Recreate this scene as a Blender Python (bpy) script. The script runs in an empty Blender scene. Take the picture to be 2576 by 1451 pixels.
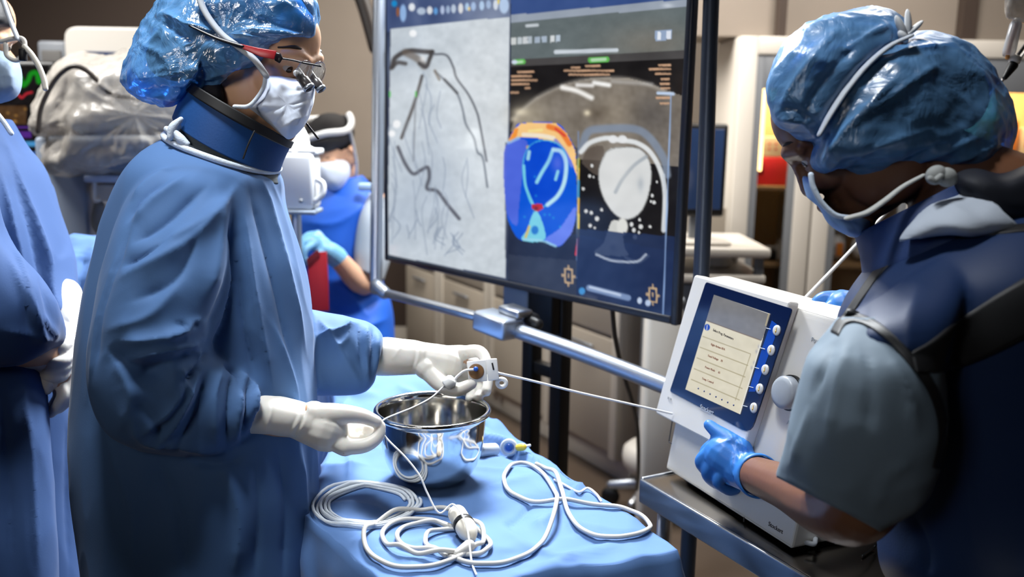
import bpy, bmesh, math, random
import numpy as np
from mathutils import Vector, Matrix, noise

random.seed(7); rng = np.random.default_rng(7)
C = bpy.context.scene.collection
PI = math.pi

# ------------------------------------------------------------------ camera
W, H, F = 2576.0, 1451.0, 2300.0
CAM = np.array([0.0, 0.0, 1.5])
RM = Matrix.Rotation(math.radians(90 - 10.5), 3, 'X') @ Matrix.Rotation(math.radians(1.0), 3, 'Z')
R = np.array(RM)

def ray(px, py):
    return R @ np.array([(px - W/2)/F, -(py - H/2)/F, -1.0])
def Q(px, py, d):            # point seen at (px,py), d metres in front of the camera
    return CAM + ray(px, py)*d
def QZ(px, py, z):           # on the horizontal plane z
    r = ray(px, py); return CAM + r*((z - CAM[2])/r[2])
def QP(px, py, p0, n):       # on a plane
    r = ray(px, py); return CAM + r*(np.dot(np.asarray(p0) - CAM, n)/np.dot(r, n))
def proj(V):
    L = (np.asarray(V) - CAM) @ R
    d = -L[..., 2]
    return L[..., 0]/d*F + W/2, -L[..., 1]/d*F + H/2, d
def unit(v):
    v = np.asarray(v, float); return v/np.linalg.norm(v)

# ------------------------------------------------------------------ materials
def lin(c):
    return tuple(((x/255)/12.92 if x/255 <= .04045 else ((x/255+.055)/1.055)**2.4) for x in c)
def mat(name, rgb, rough=.5, metal=0., spec=.5, bump=None, var=0., varscale=6., sheen=0., trans=0., alpha=1., emit=None, coat=0., aniso=None, subs=0., ior=1.45, crumple=None):
    m = bpy.data.materials.new(name); m.use_nodes = True
    nt = m.node_tree; p = nt.nodes['Principled BSDF']
    col = lin(rgb) + (1,)
    p.inputs['Base Color'].default_value = col
    p.inputs['Roughness'].default_value = rough
    p.inputs['Metallic'].default_value = metal
    p.inputs['Specular IOR Level'].default_value = spec
    p.inputs['IOR'].default_value = ior
    if sheen:
        p.inputs['Sheen Weight'].default_value = sheen; p.inputs['Sheen Roughness'].default_value = .4
    if trans: p.inputs['Transmission Weight'].default_value = trans
    if coat: p.inputs['Coat Weight'].default_value = coat; p.inputs['Coat Roughness'].default_value = .08
    if alpha < 1: p.inputs['Alpha'].default_value = alpha
    if subs:
        p.inputs['Subsurface Weight'].default_value = subs; p.inputs['Subsurface Radius'].default_value = (.012, .005, .003)
        p.inputs['Subsurface Scale'].default_value = 1.0
    if emit:
        p.inputs['Emission Color'].default_value = lin(emit[0]) + (1,); p.inputs['Emission Strength'].default_value = emit[1]
    tc = nt.nodes.new('ShaderNodeTexCoord')
    if var:
        n = nt.nodes.new('ShaderNodeTexNoise'); n.inputs['Scale'].default_value = varscale; n.inputs['Detail'].default_value = 4
        nt.links.new(tc.outputs['Object'], n.inputs['Vector'])
        mx = nt.nodes.new('ShaderNodeMix'); mx.data_type = 'RGBA'
        mx.inputs[6].default_value = tuple(c*(1-var) for c in col[:3]) + (1,)
        mx.inputs[7].default_value = tuple(min(1, c*(1+var)) for c in col[:3]) + (1,)
        nt.links.new(n.outputs['Fac'], mx.inputs[0]); nt.links.new(mx.outputs[2], p.inputs['Base Color'])
    if crumple:
        n = nt.nodes.new('ShaderNodeTexNoise'); n.noise_type = 'RIDGED_MULTIFRACTAL'; n.inputs['Scale'].default_value = crumple[0]; n.inputs['Detail'].default_value = 3; n.inputs['Roughness'].default_value = .45; n.inputs['Distortion'].default_value = .6
        mp_ = nt.nodes.new('ShaderNodeMapping'); mp_.inputs['Scale'].default_value = crumple[2] if len(crumple) > 2 else (1, 1, 1); mp_.inputs['Rotation'].default_value = (.2, .5, .1)
        nt.links.new(tc.outputs['Object'], mp_.inputs[0]); nt.links.new(mp_.outputs[0], n.inputs['Vector'])
        b0 = nt.nodes.new('ShaderNodeBump'); b0.inputs['Strength'].default_value = 1.0; b0.inputs['Distance'].default_value = crumple[1]
        nt.links.new(n.outputs['Fac'], b0.inputs['Height']); nt.links.new(b0.outputs[0], p.inputs['Normal'])
    if bump:
        n = nt.nodes.new('ShaderNodeTexNoise'); n.inputs['Scale'].default_value = bump[0]; n.inputs['Detail'].default_value = bump[3] if len(bump) > 3 else 3
        nt.links.new(tc.outputs['Object'], n.inputs['Vector'])
        b = nt.nodes.new('ShaderNodeBump'); b.inputs['Strength'].default_value = bump[1]; b.inputs['Distance'].default_value = bump[2] if len(bump) > 2 else .002
        nt.links.new(n.outputs['Fac'], b.inputs['Height']); nt.links.new(b.outputs[0], p.inputs['Normal'])
        if crumple: nt.links.new(b0.outputs[0], b.inputs['Normal'])
    return m
def mat_emit(name, rgb, strength):
    m = bpy.data.materials.new(name); m.use_nodes = True; nt = m.node_tree; nt.nodes.clear()
    o = nt.nodes.new('ShaderNodeOutputMaterial'); e = nt.nodes.new('ShaderNodeEmission')
    e.inputs[0].default_value = lin(rgb) + (1,); e.inputs[1].default_value = strength
    nt.links.new(e.outputs[0], o.inputs[0]); return m
def mat_screen(name, strength=1.0, gloss=.04):
    """a lit display: its picture is a colour attribute, under a glossy front"""
    m = bpy.data.materials.new(name); m.use_nodes = True; nt = m.node_tree
    p = nt.nodes['Principled BSDF']; a = nt.nodes.new('ShaderNodeVertexColor'); a.layer_name = 'picture'
    p.inputs['Base Color'].default_value = (.004, .004, .005, 1); p.inputs['Roughness'].default_value = .12
    p.inputs['Specular IOR Level'].default_value = .35
    nt.links.new(a.outputs[0], p.inputs['Emission Color']); p.inputs['Emission Strength'].default_value = strength
    return m
def mat_film(name, rgb, clear=.4, rough=.25, crinkle=40, strength=.6, tint=None, dist=.004, cmin=None, gloss=0.):
    """thin translucent sheet: clear share seen through, the rest a creased glossy cloth or film"""
    m = bpy.data.materials.new(name); m.use_nodes = True; nt = m.node_tree
    p = nt.nodes['Principled BSDF']; out = nt.nodes['Material Output']
    p.inputs['Base Color'].default_value = lin(rgb) + (1,); p.inputs['Roughness'].default_value = rough
    t = nt.nodes.new('ShaderNodeBsdfTransparent'); t.inputs[0].default_value = (lin(tint) if tint else (1, 1, 1)) + (1,)
    mix = nt.nodes.new('ShaderNodeMixShader')
    tc = nt.nodes.new('ShaderNodeTexCoord')
    n = nt.nodes.new('ShaderNodeTexNoise'); n.inputs['Scale'].default_value = crinkle; n.inputs['Detail'].default_value = 5; n.inputs['Distortion'].default_value = 1.2
    nt.links.new(tc.outputs['Object'], n.inputs['Vector'])
    b = nt.nodes.new('ShaderNodeBump'); b.inputs['Strength'].default_value = strength; b.inputs['Distance'].default_value = dist
    nt.links.new(n.outputs['Fac'], b.inputs['Height']); nt.links.new(b.outputs[0], p.inputs['Normal'])
    n2 = nt.nodes.new('ShaderNodeTexNoise'); n2.inputs['Scale'].default_value = crinkle*.45; n2.inputs['Detail'].default_value = 5
    nt.links.new(tc.outputs['Object'], n2.inputs['Vector'])
    mr = nt.nodes.new('ShaderNodeMapRange'); mr.inputs[1].default_value = .35; mr.inputs[2].default_value = .65
    mr.inputs[3].default_value = (cmin if cmin is not None else clear*.6); mr.inputs[4].default_value = min(.97, clear*1.35)
    nt.links.new(n2.outputs['Fac'], mr.inputs[0])
    lw = nt.nodes.new('ShaderNodeLayerWeight'); lw.inputs[0].default_value = .35
    mu = nt.nodes.new('ShaderNodeMath'); mu.operation = 'MULTIPLY'
    sb = nt.nodes.new('ShaderNodeMath'); sb.operation = 'SUBTRACT'; sb.inputs[0].default_value = 1.0
    nt.links.new(lw.outputs['Facing'], sb.inputs[1]); nt.links.new(sb.outputs[0], mu.inputs[0]); nt.links.new(mr.outputs[0], mu.inputs[1])
    nt.links.new(mu.outputs[0], mix.inputs[0]); nt.links.new(p.outputs[0], mix.inputs[1]); nt.links.new(t.outputs[0], mix.inputs[2])
    if gloss:
        gb = nt.nodes.new('ShaderNodeBsdfGlossy'); gb.inputs['Roughness'].default_value = rough*.8; nt.links.new(b.outputs[0], gb.inputs['Normal'])
        m2 = nt.nodes.new('ShaderNodeMixShader'); m2.inputs[0].default_value = gloss; nt.links.new(mix.outputs[0], m2.inputs[1]); nt.links.new(gb.outputs[0], m2.inputs[2]); nt.links.new(m2.outputs[0], out.inputs[0])
    else: nt.links.new(mix.outputs[0], out.inputs[0])
    return m

def mat_clear(name, gloss=.08, tint=(255, 255, 255), rough=.02):
    """thin clear pane: mostly seen through, with a faint reflection"""
    m = bpy.data.materials.new(name); m.use_nodes = True; nt = m.node_tree; out = nt.nodes['Material Output']
    t = nt.nodes.new('ShaderNodeBsdfTransparent'); t.inputs[0].default_value = lin(tint) + (1,)
    g = nt.nodes.new('ShaderNodeBsdfGlossy'); g.inputs['Roughness'].default_value = rough
    lw = nt.nodes.new('ShaderNodeFresnel'); lw.inputs[0].default_value = 1.45
    ad = nt.nodes.new('ShaderNodeMath'); ad.operation = 'MULTIPLY_ADD'; ad.inputs[1].default_value = .7; ad.inputs[2].default_value = gloss; nt.links.new(lw.outputs[0], ad.inputs[0])
    mx = nt.nodes.new('ShaderNodeMixShader'); nt.links.new(ad.outputs[0], mx.inputs[0]); nt.links.new(t.outputs[0], mx.inputs[1]); nt.links.new(g.outputs[0], mx.inputs[2])
    nt.links.new(mx.outputs[0], out.inputs[0]); return m
# ------------------------------------------------------------------ objects
def tag(o, label=None, cat=None, group=None, kind=None):
    if label: o['label'] = label
    if cat: o['category'] = cat
    if group: o['group'] = group
    if kind: o['kind'] = kind
    return o
def thing(name, label, cat, loc, group=None):
    o = bpy.data.objects.new(name, None); C.objects.link(o); o.location = tuple(float(x) for x in loc); o.empty_display_size = .05
    return tag(o, label, cat, group)
def worldloc(o):
    v = Vector((0, 0, 0))
    while o is not None:
        v = v + o.location; o = o.parent
    return v
def obj(name, VF, m, parent=None, smooth=True, label=None, cat=None, group=None, kind=None, origin=None):
    V, Fc = VF
    V = np.asarray(V, float)
    o0 = (V.min(0) + V.max(0))/2 if origin is None else np.asarray(origin, float)
    me = bpy.data.meshes.new(name)
    me.from_pydata((V - o0).tolist(), [], [tuple(f) for f in Fc]); me.validate(); me.update()
    if smooth: me.polygons.foreach_set('use_smooth', [True]*len(me.polygons))
    if m: me.materials.append(m)
    o = bpy.data.objects.new(name, me); C.objects.link(o)
    if parent is not None:
        o.parent = parent; pl = worldloc(parent); o.location = tuple(o0 - np.array(pl))
    else:
        o.location = tuple(o0)
    return tag(o, label, cat, group, kind)
def autosmooth(o, deg=35):
    me = o.data
    bm = bmesh.new(); bm.from_mesh(me)
    lim = math.radians(deg)
    for e in bm.edges:
        e.smooth = not (len(e.link_faces) == 2 and e.calc_face_angle(0) > lim)
    bm.to_mesh(me); bm.free(); return o
def copy_tree(o, parent=None):
    c = o.copy(); C.objects.link(c)
    if parent is not None: c.parent = parent
    for ch in o.children: copy_tree(ch, c)
    return c

# ------------------------------------------------------------------ shapes: each returns (V, F)
def join(*parts):
    Vs, Fs, b = [], [], 0
    for V, Fc in parts:
        Vs.append(np.asarray(V, float)); Fs += [tuple(i + b for i in f) for f in Fc]; b += len(V)
    return np.vstack(Vs), Fs
def catmull(P, n, closed=False):
    P = np.asarray(P, float); k = len(P)
    if k == 2 and not closed:
        t = np.linspace(0, 1, n)[:, None]; return P[0]*(1-t) + P[1]*t
    segs = k if closed else k - 1
    ts = np.linspace(0, segs, n, endpoint=not closed)
    i = np.minimum(ts.astype(int), segs - 1); u = (ts - i)[:, None]
    g = (lambda j: P[j % k]) if closed else (lambda j: P[np.clip(j, 0, k-1)])
    p0, p1, p2, p3 = g(i-1), g(i), g(i+1), g(i+2)
    if not closed:
        p0 = np.where((i == 0)[:, None], 2*p1 - p2, p0); p3 = np.where((i == segs-1)[:, None], 2*p2 - p1, p3)
    return .5*(2*p1 + (p2-p0)*u + (2*p0-5*p1+4*p2-p3)*u**2 + (3*p1-p0-3*p2+p3)*u**3)
def rings_mesh(Rg, caps=(True, True), closed=False):
    n, m, _ = Rg.shape
    V = Rg.reshape(-1, 3); Fc = []
    for i in range(n if closed else n-1):
        a, b = i*m, ((i+1) % n)*m
        for j in range(m):
            k = (j+1) % m
            Fc.append((a+j, a+k, b+k, b+j))
    extra = []
    if not closed:
        if caps[0]:
            extra.append(Rg[0].mean(0)); c = len(V) + len(extra) - 1
            Fc += [(c, (j+1) % m, j) for j in range(m)]
        if caps[1]:
            extra.append(Rg[-1].mean(0)); c = len(V) + len(extra) - 1; b = (n-1)*m
            Fc += [(c, b+j, b+(j+1) % m) for j in range(m)]
    if extra: V = np.vstack([V, np.array(extra)])
    return V, Fc
def sgnpow(x, e): return np.sign(x)*np.abs(x)**e
def loft(rows, n=60, m=48, ex=2.2, caps=(True, True), rings=False):
    """rows (x1,y1,x2,y2,d,t[,d2[,tilt]]): a ring between two silhouette points, t half-thickness along the view, tilt lowers its near side"""
    P1 = np.array([Q(r[0], r[1], r[4]) for r in rows]); P2 = np.array([Q(r[2], r[3], r[6] if len(r) > 6 else r[4]) for r in rows])
    T = np.array([[r[5], r[7] if len(r) > 7 else 0.0] for r in rows])
    X = catmull(np.hstack([P1, P2, T]), n)
    th = np.linspace(0, 2*PI, m, endpoint=False); ct, st = sgnpow(np.cos(th), 2/ex), sgnpow(np.sin(th), 2/ex)
    Rg = np.zeros((n, m, 3))
    for i in range(n):
        p1, p2, t = X[i, :3], X[i, 3:6], X[i, 6]
        c = (p1+p2)/2; a = (p2-p1)/2; b = unit(c - CAM); b = unit(b - unit(a)*np.dot(b, unit(a))) + np.array([0, 0, X[i, 7]])
        Rg[i] = c + ct[:, None]*a + st[:, None]*b*max(t, .001)
    return Rg if rings else rings_mesh(Rg, caps)
def tube(P, r, m=12, n=None, caps=(True, True), closed=False, flat=1.0):
    """swept tube; r a number or one per control point; round ends when caps"""
    P = np.asarray(P, float); k = len(P)
    rr = np.full(k, r, float) if np.isscalar(r) else np.asarray(r, float)
    n = n or max(2, (k-1)*8 if k > 2 else 2)
    X = catmull(np.hstack([P, rr[:, None]]), n, closed); P, rr = X[:, :3], np.maximum(X[:, 3], 1e-5)
    n = len(P)
    T = np.gradient(P, axis=0) if not closed else np.roll(P, -1, 0) - np.roll(P, 1, 0)
    T /= np.linalg.norm(T, axis=1)[:, None] + 1e-12
    u = np.cross(T[0], [0, 0, 1.0]); u = np.cross(T[0], [1.0, 0, 0]) if np.linalg.norm(u) < 1e-3 else u
    u = unit(u); th = np.linspace(0, 2*PI, m, endpoint=False); Rg = []
    ends = [0.0] if closed or not caps[0] else [-.98, -.7, -.35, 0]
    def ring(p, u, v, r): return p + (np.cos(th)[:, None]*u + np.sin(th)[:, None]*v*flat)*r
    for i in range(n):
        u = unit(u - T[i]*np.dot(u, T[i])); v = np.cross(T[i], u)
        if i == 0 and caps[0] and not closed:
            for s in (.98, .8, .45): Rg.append(ring(P[0] - T[0]*rr[0]*s, u, v, rr[0]*math.sqrt(1-s*s)))
        Rg.append(ring(P[i], u, v, rr[i]))
        if i == n-1 and caps[1] and not closed:
            for s in (.45, .8, .98): Rg.append(ring(P[-1] + T[-1]*rr[-1]*s, u, v, rr[-1]*math.sqrt(1-s*s)))
    return rings_mesh(np.array(Rg), (True, True), closed)
def pipe(P, r, m=16, n=None):     # flat-ended tube
    return tube(P, r, m, n, caps=(False, False))
def ellipsoid(c, a, b, d, n=16, m=24):
    """centre and three half-axis vectors"""
    c, a, b, d = (np.asarray(x, float) for x in (c, a, b, d))
    ph = np.linspace(-PI/2, PI/2, n+2)[1:-1]; th = np.linspace(0, 2*PI, m, endpoint=False)
    Rg = np.array([c + math.sin(p)*d + math.cos(p)*(np.cos(th)[:, None]*a + np.sin(th)[:, None]*b) for p in ph])
    V, Fc = rings_mesh(Rg, (False, False)); V = np.vstack([V, c - d, c + d]); k = len(V); L = (n-1)*m
    Fc += [(k-2, (j+1) % m, j) for j in range(m)] + [(k-1, L+j, L+(j+1) % m) for j in range(m)]
    return V, Fc
def ball(c, r, n=12, m=18): return ellipsoid(c, (r, 0, 0), (0, r, 0), (0, 0, r), n, m)
def lathe(prof, c, axis=(0, 0, 1), m=64, closed=False):
    """prof [(r,h)] turned about axis through c"""
    ax = unit(axis); u = np.cross(ax, [0, 1.0, 0]); u = np.cross(ax, [1.0, 0, 0]) if np.linalg.norm(u) < 1e-3 else u
    u = unit(u); v = np.cross(ax, u); th = np.linspace(0, 2*PI, m, endpoint=False)
    Rg = np.array([np.asarray(c) + ax*h + (np.cos(th)[:, None]*u + np.sin(th)[:, None]*v)*max(r, 1e-5) for r, h in prof])
    return rings_mesh(Rg, (not closed, not closed), closed)
def box(c, size, ax=None, bev=.004, seg=2):
    """bevelled box; ax 3x3 rows = its axes"""
    bm = bmesh.new(); bmesh.ops.create_cube(bm, size=1.0)
    for v in bm.verts: v.co = Vector((v.co.x*size[0], v.co.y*size[1], v.co.z*size[2]))
    b = min(bev, min(size)*.45)
    if b > 0: bmesh.ops.bevel(bm, geom=list(bm.edges), offset=b, segments=seg, affect='EDGES', profile=.5)
    bm.verts.index_update()
    V = np.array([v.co[:] for v in bm.verts]); Fc = [tuple(v.index for v in f.verts) for f in bm.faces]; bm.free()
    A = np.eye(3) if ax is None else np.array([unit(a) for a in ax])
    return V @ A + np.asarray(c, float), Fc
def prism(poly, off, bev=0.0, seg=2):
    """closed 3D polygon swept by vector off"""
    poly = np.asarray(poly, float); k = len(poly); off = np.asarray(off, float)
    V = np.vstack([poly, poly + off]); Fc = [tuple(range(k-1, -1, -1)), tuple(range(k, 2*k))] + [(i, (i+1) % k, k+(i+1) % k, k+i) for i in range(k)]
    if bev:
        bm = bmesh.new(); vs = [bm.verts.new(v) for v in V]
        for f in Fc: bm.faces.new([vs[i] for i in f])
        bmesh.ops.recalc_face_normals(bm, faces=bm.faces)
        bmesh.ops.bevel(bm, geom=list(bm.edges), offset=bev, segments=seg, affect='EDGES', profile=.5)
        bm.verts.index_update(); V = np.array([v.co[:] for v in bm.verts]); Fc = [tuple(v.index for v in f.verts) for f in bm.faces]; bm.free()
    return V, Fc
def rounded(poly, r, k=5):
    """round the corners of a closed polygon (any dimension)"""
    P = [np.asarray(p, float) for p in poly]; out = []; n = len(P)
    for i in range(n):
        a, b, c = P[i-1], P[i], P[(i+1) % n]
        rr = r[i] if hasattr(r, '__len__') else r
        if rr <= 0: out.append(b); continue
        p, q = b + unit(a-b)*rr, b + unit(c-b)*rr
        for t in np.linspace(0, 1, k): out.append((1-t)**2*p + 2*t*(1-t)*b + t*t*q)
    return np.array(out)
def balloon(outline, cpx, d, tf, tb, nt=120, nph=40, p=.8, dfun=None):
    """a full body whose outline seen from the front is the given one; tf / tb its depth towards and away from the front"""
    O = catmull(np.array(outline, float), 400, True) - np.array(cpx)
    ang = np.unwrap(np.arctan2(O[:, 1], O[:, 0])); rad = np.hypot(O[:, 0], O[:, 1])
    if ang[-1] < ang[0]: ang, rad = ang[::-1], rad[::-1]
    ang, idx = np.unique(np.maximum.accumulate(ang), return_index=True); rad = rad[idx]
    A = np.concatenate([ang - 2*PI, ang, ang + 2*PI]); Rr = np.concatenate([rad]*3)
    th = np.linspace(0, 2*PI, nt, endpoint=False); r = np.interp(th, A, Rr)
    ph = np.linspace(-PI/2, PI/2, nph+2)[1:-1]; Rg = []
    for f in ph:
        s = math.sin(f); k = abs(math.cos(f))**p
        Rg.append([Q(cpx[0] + r[i]*k*math.cos(th[i]), cpx[1] + r[i]*k*math.sin(th[i]),
                     (d if dfun is None else dfun(cpx[0] + r[i]*k*math.cos(th[i]), cpx[1] + r[i]*k*math.sin(th[i]))) - (tf*s if s > 0 else tb*s)) for i in range(nt)])
    return rings_mesh(np.array(Rg))
def normals(V, Fc):
    N = np.zeros_like(V)
    q = np.array([f for f in Fc if len(f) == 4]); t = np.array([f for f in Fc if len(f) == 3])
    for f in (q, t):
        if len(f):
            a = np.cross(V[f[:, 2]] - V[f[:, 0]], V[f[:, -1]] - V[f[:, 1]] if f.shape[1] == 4 else V[f[:, 2]] - V[f[:, 1]])
            for k in range(f.shape[1]): np.add.at(N, f[:, k], a)
    return N/(np.linalg.norm(N, axis=1)[:, None] + 1e-12)
def outward(V, Fc):
    N = normals(V, Fc)
    return N if np.mean(np.sum(N*(V - V.mean(0)), axis=1)) > 0 else -N
def folds(VF, strokes, face=True):
    """model ridges (amp>0) and furrows (amp<0) along drawn lines: (points, w_left, w_right, amp mm)"""
    V, Fc = VF; V = V.copy(); N = outward(V, Fc); x, y, d = proj(V)
    tc = CAM - V; tc /= np.linalg.norm(tc, axis=1)[:, None]
    fw = np.clip(np.sum(N*tc, axis=1)*2.0, 0, 1) if face else 1.0
    D = np.zeros(len(V))
    for pts, w1, w2, amp in strokes:
        P = catmull(np.array(pts, float), max(2, 6*(len(pts)-1)) if len(pts) > 2 else 2); k = len(P)
        best = np.full(len(V), 1e18); sg = np.zeros(len(V)); uu = np.zeros(len(V))
        for i in range(k-1):
            a, b = P[i], P[i+1]; ab = b - a; L2 = ab @ ab + 1e-9
            t = np.clip(((x-a[0])*ab[0] + (y-a[1])*ab[1])/L2, 0, 1)
            dx, dy = x - a[0] - t*ab[0], y - a[1] - t*ab[1]; q = dx*dx + dy*dy; c = ab[0]*dy - ab[1]*dx
            sel = q < best; best = np.where(sel, q, best); sg = np.where(sel, c, sg); uu = np.where(sel, (i+t)/(k-1), uu)
        ds = np.sqrt(best); w = np.where(sg > 0, w2, w1)
        fade = np.clip(np.minimum(uu, 1-uu)*5, 0, 1)*.85 + .15
        D += amp*.001*np.exp(-(ds/w)**1.15)*fade
    return V + N*(D*fw)[:, None], Fc
def crinkle(VF, scale, amp, stretch=(1, 1, 1), kind='ridge', seed=0, octaves=3, mask=None):
    V, Fc = VF; N = outward(V, Fc); s = np.array(stretch)*scale; D = np.zeros(len(V))
    off = Vector((seed*7.1, seed*3.3, seed*1.7))
    for i, p in enumerate(V*s):
        q = Vector(p) + off; a = 1.0; t = 0.0
        for o in range(octaves):
            h = noise.noise(q); t += a*((1-2*abs(h)) - .55 if kind == 'ridge' else h); a *= .5; q = q*2.1
        D[i] = t
    if mask is not None: D = D*mask(V)
    return V + N*(D*amp)[:, None], Fc
def remesh(VF, voxel, smooth=3, fac=.5):
    V, Fc = VF; me = bpy.data.meshes.new('work'); me.from_pydata(np.asarray(V).tolist(), [], [tuple(f) for f in Fc]); me.update()
    bm = bmesh.new(); bm.from_mesh(me)
    bmesh.ops.recalc_face_normals(bm, faces=bm.faces); bm.to_mesh(me); bm.free()
    o = bpy.data.objects.new('work', me); C.objects.link(o)
    r = o.modifiers.new('r', 'REMESH'); r.mode = 'VOXEL'; r.voxel_size = voxel; r.adaptivity = 0
    if smooth:
        s = o.modifiers.new('s', 'SMOOTH'); s.factor = fac; s.iterations = smooth
    dg = bpy.context.evaluated_depsgraph_get(); ev = o.evaluated_get(dg); m2 = ev.to_mesh()
    V2 = np.zeros(len(m2.vertices)*3); m2.vertices.foreach_get('co', V2); F2 = [tuple(p.vertices) for p in m2.polygons]
    ev.to_mesh_clear(); bpy.data.objects.remove(o); bpy.data.meshes.remove(me)
    return V2.reshape(-1, 3), F2
def shell(VF, t):
    """give an open sheet its thickness"""
    V, Fc = VF; N = normals(V, Fc); k = len(V)
    from collections import Counter
    ed = Counter(); dr = {}
    for f in Fc:
        for i in range(len(f)):
            a, b = f[i], f[(i+1) % len(f)]; ed[(min(a, b), max(a, b))] += 1; dr[(min(a, b), max(a, b))] = (a, b)
    V2 = np.vstack([V, V - N*t]); F2 = list(Fc) + [tuple(i + k for i in reversed(f)) for f in Fc]
    F2 += [(dr[e][1], dr[e][0], dr[e][0]+k, dr[e][1]+k) for e, c in ed.items() if c == 1]
    return V2, F2
def grid(P):
    n, m, _ = P.shape
    return P.reshape(-1, 3), [(i*m+j, i*m+j+1, (i+1)*m+j+1, (i+1)*m+j) for i in range(n-1) for j in range(m-1)]
def lay_on(VF, pts, w, lift=.003, thick=.004, k=7, n=40, dmax=3.0):
    """a strap lying on a body: pts (px,py[,half width px]) drawn on it, draped over its surface and given thickness"""
    from mathutils.bvhtree import BVHTree
    bv_ = BVHTree.FromPolygons([tuple(v) for v in VF[0]], VF[1])
    P = catmull(np.array([(p[0], p[1], p[2] if len(p) > 2 else w) for p in pts], float), n); T = np.gradient(P[:, :2], axis=0); T /= np.linalg.norm(T, axis=1)[:, None]
    G = np.zeros((n, k, 3)); last = None
    for i in range(n):
        for j in range(k):
            s = (j/(k-1)*2-1)*P[i, 2]; x, y = P[i, 0] - T[i, 1]*s, P[i, 1] + T[i, 0]*s
            h = bv_.ray_cast(Vector(CAM), Vector(unit(ray(x, y))))
            d = proj(np.array(h[0]))[2] if h[0] is not None else (last if last is not None else 1.0)
            if last is not None and abs(d-last) > .05: d = last + .02*np.sign(d-last)
            last = d if j == k//2 else (last if last is not None else d); G[i, j] = Q(x, y, d - lift)
    for _ in range(2): G[1:-1] = (G[:-2] + 2*G[1:-1] + G[2:])/4
    V, Fc = grid(G); Nn = normals(V, Fc); s = 1 if np.mean(np.sum(Nn*(CAM - V), axis=1)) > 0 else -1
    if s < 0: Fc = [tuple(reversed(f)) for f in Fc]
    return shell((V, Fc), thick)
def xform(VF, M3, t):
    V, Fc = VF; return np.asarray(V) @ np.asarray(M3).T + np.asarray(t), Fc
def pxs(lst, d): return [Q(x, y, d) for x, y in lst]
def text(name, body, m, origin, xdir, ydir, size, parent=None, label=None, extrude=.0003, align='LEFT', thick=0.0):
    cu = bpy.data.curves.new(name, 'FONT'); cu.body = body; cu.size = size; cu.extrude = extrude; cu.align_x = align; cu.offset = thick
    o = bpy.data.objects.new(name, cu); C.objects.link(o)
    dg = bpy.context.evaluated_depsgraph_get(); me = bpy.data.meshes.new_from_object(o.evaluated_get(dg))
    V = np.array([v.co[:] for v in me.vertices]); Fc = [tuple(p.vertices) for p in me.polygons]
    bpy.data.objects.remove(o); bpy.data.curves.remove(cu); bpy.data.meshes.remove(me)
    xd, yd = unit(xdir), unit(ydir); zd = np.cross(xd, yd)
    return obj(name, (V[:, :1]*xd + V[:, 1:2]*yd + V[:, 2:3]*zd + np.asarray(origin), Fc), m, parent, smooth=False, label=label)
# ------------------------------------------------------------------ camera object, view, lights
cd = bpy.data.cameras.new('camera'); cam = bpy.data.objects.new('camera', cd); C.objects.link(cam)
cam.location = CAM.tolist(); cam.rotation_euler = RM.to_euler()
cd.sensor_width = 36.0; cd.lens = 36*F/W; cd.clip_start = .05; cd.clip_end = 50
cd.dof.use_dof = True; cd.dof.focus_distance = 1.42; cd.dof.aperture_fstop = 3.0
sc = bpy.context.scene; sc.camera = cam
sc.view_settings.view_transform = 'Standard'; sc.view_settings.look = 'None'; sc.view_settings.exposure = 0.0; sc.view_settings.gamma = 1
sc.view_settings.use_curve_mapping = False
w = bpy.data.worlds.new('world'); sc.world = w; w.use_nodes = True
w.node_tree.nodes['Background'].inputs[0].default_value = (.02, .025, .035, 1); w.node_tree.nodes['Background'].inputs[1].default_value = .3
try:
    sc.cycles.max_bounces = 7; sc.cycles.diffuse_bounces = 3; sc.cycles.glossy_bounces = 4; sc.cycles.transparent_max_bounces = 14; sc.cycles.transmission_bounces = 5
    sc.cycles.use_denoising = True; sc.cycles.caustics_reflective = False; sc.cycles.caustics_refractive = False; sc.cycles.sample_clamp_indirect = 4
except Exception: pass
def area(name, loc, target, size, power, col=(1, 1, 1), sy=None, spread=None):
    l = bpy.data.lights.new(name, 'AREA'); l.energy = power; l.color = col; l.size = size
    if sy: l.shape = 'RECTANGLE'; l.size_y = sy
    if spread: l.spread = math.radians(spread)
    o = bpy.data.objects.new(name, l); C.objects.link(o); o.location = loc
    o.rotation_euler = (Vector(target) - Vector(loc)).to_track_quat('-Z', 'Y').to_euler(); return o
def point(name, loc, power, col, r=.05):
    l = bpy.data.lights.new(name, 'POINT'); l.energy = power; l.color = col; l.shadow_soft_size = r
    o = bpy.data.objects.new(name, l); C.objects.link(o); o.location = tuple(loc); return o
area('surgical_light', (-.05, 2.60, 2.45), (-.28, 1.85, .95), .45, 62, (.93, .97, 1.0), spread=110)
area('fill_light_left', (-1.25, -.9, 2.3), (-.40, 1.42, 1.62), .7, .95, (1.0, .95, .9), spread=34)  # added fill from behind the camera, lights the gowned woman's face
area('overhead_fill_gown', (-.50, 1.12, 2.86), (-.47, 1.38, 1.3), .3, 4.4, (.93, .97, 1.0), spread=60)  # added unseen lamp overhead, brings out the folds of the gown
area('fill_light_front', (-1.3, -.9, 2.1), (.38, 1.05, 1.1), .6, .4, (.92, .97, 1.0), spread=34)  # added unseen fill for the bent person's grey sleeve
area('overhead_fill_shoulder', (-.12, 1.05, 2.8), (.42, 1.15, 1.3), .25, 1.9, (.92, .96, 1.0), spread=50)  # added unseen lamp to brighten the bent person's shoulder
area('ceiling_light_back', (-.2, 4.2, 2.8), (.2, 5.2, .8), 1.6, 135, (1.0, .94, .86))
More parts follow.
